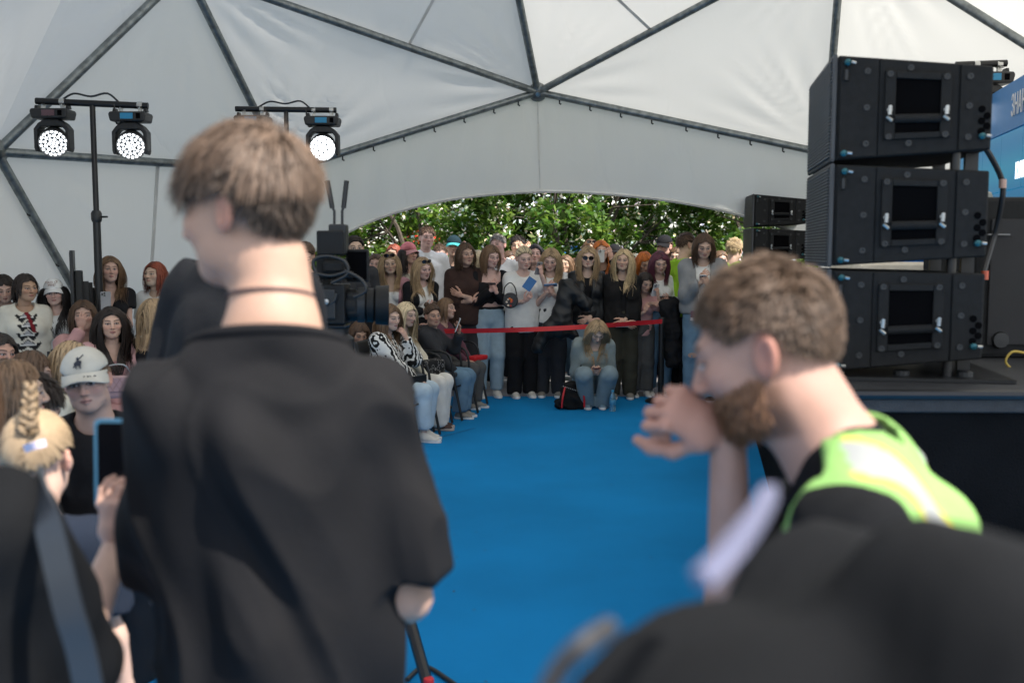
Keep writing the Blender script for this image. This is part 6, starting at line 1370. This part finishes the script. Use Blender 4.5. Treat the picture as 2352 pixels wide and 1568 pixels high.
d4 = person('girl in a pale pink dress with very long dark hair, seated', 253, 703, 7.2, 38, pose='sit', arms=('lap', 'lap2'), hair='dark', hl=.60, top=longs(LPINK, puff=.026, square=.235, loose=.010, fold=.010), bottom=dict(mat=LPINK, skirt=True, wide=.01), group=LG, head=(-4, 2, 0), skin='light'); chair('chair under the girl in the pale pink dress', d4['loc'][0] + .07, d4['loc'][1] - .08, 38)
bq = thing('handbag', 'pale pink quilted handbag beside the girl in the pink dress', 'bag', at(268, 888, 6.7), R(20)); M_q = surf('quilt_pink', (.42, .27, .28), .45)
MB().box((0, 0, 0), (.22, .08, .15)).build('body', M_q, bq, bevel=.02); MB().box((0, -.045, .02), (.21, .012, .10)).build('flap', M_q, bq, bevel=.005)
for i in range(5):
    for q in (-1, 1): MB().tube([(-.09 + .045 * i - q * .03, -.052, -.025), (-.09 + .045 * i + q * .03, -.052, .065)], .0025, 5).build('quilting', surf('quilt_line', (.32, .19, .20), .5), bq)
MB().tube(crom([(-.10, 0, .07), (-.06, -.02, .14), (.05, -.02, .15), (.10, 0, .07)], 6), .005, 6).build('strap', M_chrome, bq, smooth=True)
chair('empty looking chair arm beside the pink quilted bag', d4['loc'][0] - .25, d4['loc'][1] - .75, 60)
person('woman in a black V-neck dress standing with folded arms in front of the tent wall', 252, 587, 8.75, 22, arms=('fold', 'fold2'), hair='lbrown', hl=.40, top=tee(BK, vcut=(.19, .055), sleeve=.45, hem=-.06), bottom=dict(mat=BK, skirt=True, wide=.02), group=LG, head=(6, 0, 0), skin='light')
person('girl with red hair and pink ribbons in a white T-shirt', 357, 600, 9.0, -10, hair='redbrown', hl=.26, wave=.12, top=tee(W, loose=.018), bottom=pants(GREY, .02), group=LG, skin='fair')
person('fair haired girl in a black strappy top, seen from behind beside the boy', 352, 684, 7.3, 150, pose='sit', hair='dblond', hl=.30, top=dict(mat=BK, sleeve=0, hem=0, neck=.085, loose=.004), bottom=pants(BK), group=LG)
person('small fair haired child in white beside the boy\'s shoulder', 372, 742, 7.0, 140, pose='sit', female=False, style='short', hair='dblond', top=tee(W), bottom=pants(BK), group=LG, H=1.2)
d = person('woman in dark clothes holding a phone at the left edge', 6, 632, 8.3, 35, arms=('phone', 'phone2'), hair='dark', hl=0.22, style='long', top=longs(BK), bottom=pants(BK), group=LG, head=(0, 22, 0)); in_hand(d, 0, 'dark phone held by the woman at the left edge', (.02, .02, .02))
person('dark haired woman\'s face at the left edge below the lips T-shirt', 2, 764, 5.7, 50, pose='sit', hair='dark', style='long', hl=0.2, top=tee(BK), bottom=pants(BK), group=LG, head=(0, 6, 0), skin='tan')
person('brown haired person seen from behind, left of the white cap with the rider', 80, 804, 5.1, 120, pose='sit', hair='brown', hl=0.2, style='long', top=tee(BK), bottom=pants(BK), group=LG, head=(0, 14, 0))
person('fair brown long haired girl behind the white cap with the rider', 165, 781, 5.3, 100, pose='sit', hair='dblond', hl=.4, top=tee(CREAM), bottom=pants(BK), group=LG)
person('brown haired person seen from behind at the left edge, behind the blond braid', 22, 822, 3.3, 130, pose='sit', hair='lbrown', hl=.16, hm=900, female=True, top=tee(BK), bottom=pants(BK), group=LG, hw=.005)
person('dark haired boy in profile behind the blond braid, looking down right', 92, 866, 3.5, 75, pose='sit', female=False, style='short', hair='dark', top=tee(BK), bottom=pants(BK), group=LG, head=(0, 26, 0), hairf=lambda M, hc, r_: [(lambda q: (q[0], q[1], hair_col(hc, q[2], r_, .8)))(grow_short(M, 1500, lambda d: .02 + .035 * np.clip(d[:, 2] + .2, 0, 1), seed=77, w=.004, line=.0))])
d7c = person('smiling boy in a black T-shirt and a white cap with a dark rider emblem, seated', 186, 800, 3.8, 18, pose='sit', female=False, style='short', hair='lbrown', cap=dict(mat=cl((.50, .48, .42))), top=tee(BK, sleeve=.9, loose=.02), bottom=pants(BK), arms=('lap', 'lap2'), group=LG, head=(-4, 4, -8), skin='light', fine=.004, res=.014)
def emblem(d):
    M = d['Mh']; mb = MB(); P = lambda x, z: M[:3, :3] @ A3(x, .012 - .116 * math.sqrt(max(0, 1 - (x / .098) ** 2)) + max(0, z - .075) * .55, z) + M[:3, 3]
    def poly(pts, off=.0): 
        q = [P(a, b) for a, b in pts]; o_ = M[:3, :3] @ A3(0, -.004, .002); mb.add([v for v in q] + [v + o_ for v in q], [tuple(range(len(q), 2 * len(q)))] + [(i, (i + 1) % len(q), len(q) + (i + 1) % len(q), len(q) + i) for i in range(len(q))])
    poly([(-.012, .080), (.006, .078), (.012, .086), (.014, .094), (.004, .097), (-.008, .094), (-.014, .088)]); poly([(-.012, .082), (-.009, .068), (-.006, .068), (-.005, .081)]); poly([(.003, .080), (.006, .066), (.009, .067), (.010, .083)]); poly([(-.004, .094), (-.004, .106), (.003, .110), (.006, .103), (.004, .094)])
    poly([(.004, .104), (.022, .116), (.023, .114), (.006, .100)]); poly([(-.013, .086), (-.018, .074), (-.015, .073), (-.010, .082)])
    o = mb.build('emblem', surf('emblem_dark', (.012, .016, .03), .7)); o.parent = d['root']; o.matrix_parent_inverse = d['root'].matrix_basis.inverted()
emblem(d7c)
M_ = d7c['Mh']; P_ = lambda x, y, z: M_[:3, :3] @ A3(x, y, z) + M_[:3, 3]
for i, ch_ in enumerate('POLO'):
    o = text(ch_, .013, P_(.020 + .0105 * i, -.148 + .006 * i, .041 - .002 * i), M_[:3, :3] @ A3(1, .5, -.2), M_[:3, :3] @ A3(-.3, .9, .35), surf('cap_thread', (.02, .02, .03), .8), None, .001); o.parent = d7c['root']; o.matrix_parent_inverse = d7c['root'].matrix_basis.inverted()
# ------------------------------------------------------------------ the people close to the camera
M_tee = surf('charcoal_jersey', (.0100, .0098, .0108), .85, 0, .10, 10, .12, 160, .15)
M_blk = surf('black_jersey', (.0055, .006, .007), .85, 0, .12, 10, .12, 160, .15)
def boy_hair(M, hc, r_):
    out = []
    # cropped lower part, then the long top that falls over it
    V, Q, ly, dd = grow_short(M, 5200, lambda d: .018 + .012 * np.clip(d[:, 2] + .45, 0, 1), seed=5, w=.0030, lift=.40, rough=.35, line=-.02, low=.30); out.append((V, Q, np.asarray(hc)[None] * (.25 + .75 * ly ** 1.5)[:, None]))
    top = lambda d: np.where(d[:, 2] > .12, (1 - .5 * np.clip((np.abs(d[:, 0]) - .62) / .3, 0, 1) * (d[:, 1] > -.5) * (d[:, 1] < .4)) * (.042 + .026 * np.clip(d[:, 2], 0, 1) + .02 * np.clip(-d[:, 1], 0, 1)), 0.0)
    V, Q, ly, dd = grow_short(M, 7000, top, crown=A3(0, .55, .80), seed=6, w=.0030, lift=.16, steps=9, rough=.16, droop=.35, line=0, wf=lambda d: np.where(d[:, 2] > .12, 1.0, .001))
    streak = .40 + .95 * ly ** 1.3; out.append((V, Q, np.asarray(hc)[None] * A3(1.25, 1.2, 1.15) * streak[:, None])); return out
def arm_to(shoulder_ofs, fwd, up, pole, fd, pn, ps): return (shoulder_ofs, pole, fd, pn, ps) if False else ((shoulder_ofs, fwd, up), pole, fd, pn, ps)
boy = person('tall boy in an oversized charcoal T-shirt seen from behind, his head turned to the left', 552, 288, 1.56, 188, female=False, hair=(.094, .064, .045), style='none', skin=(.43, .265, .19), low=.30, headscale=.92, fine=.0036, res=.010,
    slope=.035, nkk=.87, head=(64, 6, 2), top=dict(mat=M_tee, sleeve=.88, loose=.014, flare=.016, hem=-.14, res=.0075, drape=1.44, fold=.022, ff=10, fz=.28, neck=.048, nup=-.010, sl=.9, rib=(.288, .42, .0085)), bottom=pants(M_tee, .0), shoes=SW, build=.77,
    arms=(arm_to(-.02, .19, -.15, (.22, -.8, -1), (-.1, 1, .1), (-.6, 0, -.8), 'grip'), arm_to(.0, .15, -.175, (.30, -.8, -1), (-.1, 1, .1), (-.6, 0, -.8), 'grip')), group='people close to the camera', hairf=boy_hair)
Tb, Xb = boy['T'], boy['X']
nk = MB(); nc_ = boy['T'](0, .004, .322)
nk.tube([nc_ + boy['X'] * .0665 * math.cos(a) + boy['fw'] * .066 * math.sin(a) + A3(0, 0, .012 - .016 * math.sin(a)) for a in np.linspace(0, 2 * math.pi, 40)], .0026, 6, caps=False)
o = nk.build('necklace', surf('cord', (.05, .03, .035), .6), smooth=True); tag(o, 'thin dark cord necklace round the boy\'s neck', 'necklace')

op = person('camera operator in a navy T-shirt bent towards the video camera, mostly hidden by the boy', 625, 372, 2.75, 140, female=False, hair='dark', style='short', res=.014, lean=8,
    top=dict(mat=cl((.006, .0068, .009)), sleeve=.95, loose=.03, flare=.02, hem=-.05, fold=.014, ff=9), bottom=pants(BK), arms=('down', 'down'), build=1.0, group='people close to the camera', H=1.88)

def man_hair(M, hc, r_):
    out = []
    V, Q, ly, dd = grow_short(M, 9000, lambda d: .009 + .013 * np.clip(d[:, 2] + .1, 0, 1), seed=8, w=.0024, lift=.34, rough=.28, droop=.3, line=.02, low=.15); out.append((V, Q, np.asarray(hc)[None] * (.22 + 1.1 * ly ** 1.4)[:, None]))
    n = 1900; rr = np.random.default_rng(3); th = rr.uniform(-1.8, 1.8, n); z = rr.uniform(-.118, -.022, n); xx = np.sin(th); yy = -np.cos(th)
    # beard roots found on the face by marching inward
    d = np.stack([xx * .85, yy, (z + .06) * 4.5], 1); d /= np.linalg.norm(d, axis=1)[:, None]; o = np.stack([0 * z, 0 * z - .02, z * .75 - .012], 1); t = np.full(n, .16)
    for _ in range(14): t -= head_sdf(o + d * t[:, None], True, False) * .8
    P = o + d * t[:, None]; keep = (P[:, 1] > -.088) | (P[:, 2] < -.076) | (np.abs(P[:, 2] + .046) < .006); keep &= (P[:, 1] < .012) & (P[:, 2] < -.03 - .25 * np.clip(-P[:, 1] - .02, 0, .1)); P, d = P[keep], d[keep]; n = len(P)
    v = d * .55 + A3(0, 0, -.8) + rr.normal(0, .25, (n, 3)); v /= np.linalg.norm(v, axis=1)[:, None]; L = rr.uniform(.007, .014, n); pts = np.stack([P + v * (L * k / 3)[:, None] + A3(0, 0, -.002) * k * k / 3 for k in range(4)], 1)
    pts = pts @ M[:3, :3].T + M[:3, 3]; oo = np.repeat((d @ M[:3, :3].T)[:, None, :], 4, 1); V, Q = ribbons(pts, oo / np.linalg.norm(oo, axis=2)[..., None], .0034, .0012); out.append((V, Q, A3(.19, .092, .046)[None] * rr.uniform(.5, 1.3, (n, 1)).repeat(12, 0))); return out
def vest_paint(L):
    c = np.tile(A3(.22, .41, .12), (len(L), 1)); b_ = (L[:, 1] < -.035 + .3 * (L[:, 2] - .27)); m = b_ & (np.abs(np.abs(L[:, 0]) - .085) < .020); c[m] = A3(.28, .29, .28); m = (np.abs(np.abs(np.abs(L[:, 0]) - .085) - .023) < .0035) & b_; c[m] = A3(.5, .46, .08); return c
man = person('bearded steward in a black polo and lime vest, his hand at his mouth', 1712, 600, 1.36, -112, female=False, hair=(.105, .066, .042), style='none', skin=(.43, .25, .19), beard=(.11, .048, .022), fine=.0034, res=.011, low=.15, headscale=.93,
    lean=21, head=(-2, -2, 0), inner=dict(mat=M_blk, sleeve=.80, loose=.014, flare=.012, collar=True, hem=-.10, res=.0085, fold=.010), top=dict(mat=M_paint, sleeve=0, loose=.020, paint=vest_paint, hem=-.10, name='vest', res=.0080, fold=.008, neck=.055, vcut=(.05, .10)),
    arms=('down', ((-.085, .10, .085), (.35, .1, -1), (-.25, .25, .75), (.75, -.65, 0), 'fist')), bottom=pants(BK), shoes=SK, group='people close to the camera', build=1.05, hairf=man_hair, reach={1: ((1672, 1006, 1.38), (-.8, -.05, .45), (.1, .8, -.45))})

# the blurred back filling the lower right corner
bk = person('blurred person in a black jacket bending over close to the camera at the lower right', 0, 0, 1, 84, female=False, hair='dark', style='short', res=.012, lean=50, H=1.868, loc=(-.135, .57, 0), head=(0, 40, 0),
    top=longs(M_blk, hood=True, loose=.03, hem=-.06, fold=.020, ff=9, res=.010), bottom=pants(BK), arms=('bent', 'bent'), group='people close to the camera')
def strip(name, label, cat, pts, w_, mat, th=.004, wdir=None, parent=None):
    """a band laid along pts"""
    P = crom(pts, 6); mb = MB(); V = []
    for i, p in enumerate(P):
        t = nrm(P[min(i + 1, len(P) - 1)] - P[max(i - 1, 0)]); s_ = np.cross(t, A3(0, 1, 0) if wdir is None else wdir); s_ = nrm(s_) * w_ / 2; n = nrm(np.cross(s_, t)) * th
        V += [p - s_ - n, p + s_ - n, p + s_ + n, p - s_ + n]
    Fs = [(0, 1, 2, 3), tuple(4 * (len(P) - 1) + k for k in (3, 2, 1, 0))]
    for i in range(len(P) - 1): Fs += [(4 * i + k, 4 * i + 4 + k, 4 * i + 4 + (k + 1) % 4, 4 * i + (k + 1) % 4) for k in range(4)]
    mb.add(V, Fs); return tag(mb.build(name, mat, parent, smooth=True), label, cat)
strip('lanyard', 'pale lilac lanyard lying across the blurred black jacket', 'lanyard', [at(1770, 1130, .56), at(1735, 1190, .51), at(1680, 1260, .47), at(1610, 1330, .45)], .009, surf('lanyard_lilac', (.14, .145, .22), .7))
MB().tube(crom([at(1400, 1440, .52), at(1340, 1480, .5), at(1285, 1535, .5), at(1240, 1620, .5)], 6), .006, 8).build('camera_strap', surf('strap_grey', (.03, .03, .033), .5), smooth=True); tag(bpy.data.objects['camera_strap'], 'dark strap looping from the blurred black jacket at the bottom', 'strap')

# lower left corner: the person filming with a phone, and the child with the braid
fl_ = person('person in a black T-shirt seen from behind at the lower left, arm raised to film', -225, 620, 1.38, 172, hair='brown', hl=.30, hm=1500, hw=.004, res=.012, top=dict(mat=M_blk, sleeve=1.05, loose=.018, flare=.022, hem=-.08, fold=.012, ff=10), bottom=pants(BK), build=1.1,
    arms=('down', ((.045, .175, -.07), (.25, -.55, -1), (.05, .12, .95), (-.5, -.8, 0), 'grip')), group='people close to the camera', skin='rosy', fine=.005, reach={1: ((262, 1262, 1.66), (-.10, .1, 1), (.45, .85, 0))})
ph = phone('phone in a light blue case filming at the lower left', at(272, 1066, 1.74), (-.10, -1, .06), (0, .06, 1), (.16, .42, .58), w_=.078, h_=.155)
for c_ in ph.children:
    if c_.name.startswith('phone_case'): c_.scale = (1.09, 1.045, 1)
strip('bag_strap', 'wide dark leather strap over the shoulder of the person filming at the lower left', 'strap', [at(85, 1095, 1.36), at(105, 1180, 1.25), at(132, 1290, 1.22), at(158, 1400, 1.21), at(188, 1500, 1.21), at(215, 1640, 1.21)], .036, surf('strap_leather', (.018, .023, .030), .38), .003)
def kid_hair(M, hc, r_):
    rr_ = np.random.default_rng(12); out = []; V, Q, ly = grow_long(M, .20, 2600, 14, 0, 4, (), .006, 0, tie=A3(-.015, .095, .075), wid=.0032); out.append((V, Q, hair_col(hc, ly, r_, .9)))
    t = np.linspace(0, 1, 30); P_, O_ = [], []
    for j in range(3):
        for i in range(60):
            a0, rad = rr_.uniform(0, 6.28), .0115 * rr_.uniform(.2, 1) ** .5; tw = 2 * math.pi * (1.9 * t + j / 3); thin = 1 - .45 * t
            P_.append(np.stack([(.016 * np.sin(tw) + rad * np.cos(a0)) * thin, (.012 * np.sin(2 * tw) + rad * np.sin(a0)) * thin, .125 * t + rr_.normal(0, .003)], 1) + rr_.normal(0, .0012, (30, 3))); O_.append(np.tile([math.cos(a0), math.sin(a0), .01], (30, 1)))
    P_ = np.array(P_) @ np.array(Matrix.Rotation(R(8), 3, 'X')).T + A3(-.015, .105, .070); Om = np.array(O_) @ M[:3, :3].T; V, Q = ribbons(P_ @ M[:3, :3].T + M[:3, 3], Om / np.linalg.norm(Om, axis=2)[..., None], .0042, .003)
    out.append((V, Q, np.asarray(hc)[None] * rr_.uniform(.5, 1.35, (180, 1)).repeat(90, 0))); return out
kd = person('small blond child with a braid on top and a pale hair clip, seen from behind', 84, 936, 2.15, 196, hair=(.25, .18, .11), style='none', low=.15, res=.014, fine=.005, top=tee(NAVY), bottom=pants(DKJ), group='people close to the camera', skin='rosy', hairf=kid_hair, head=(-12, 6, 0), headscale=1.0)
hcp = strip('hair_clip', 'pale lilac clip in the blond child\'s hair', 'hair clip', [at(58, 1030, 2.02), at(82, 1022, 2.005), at(104, 1016, 2.02)], .016, surf('clip_lilac', (.55, .50, .62), .35), .003)
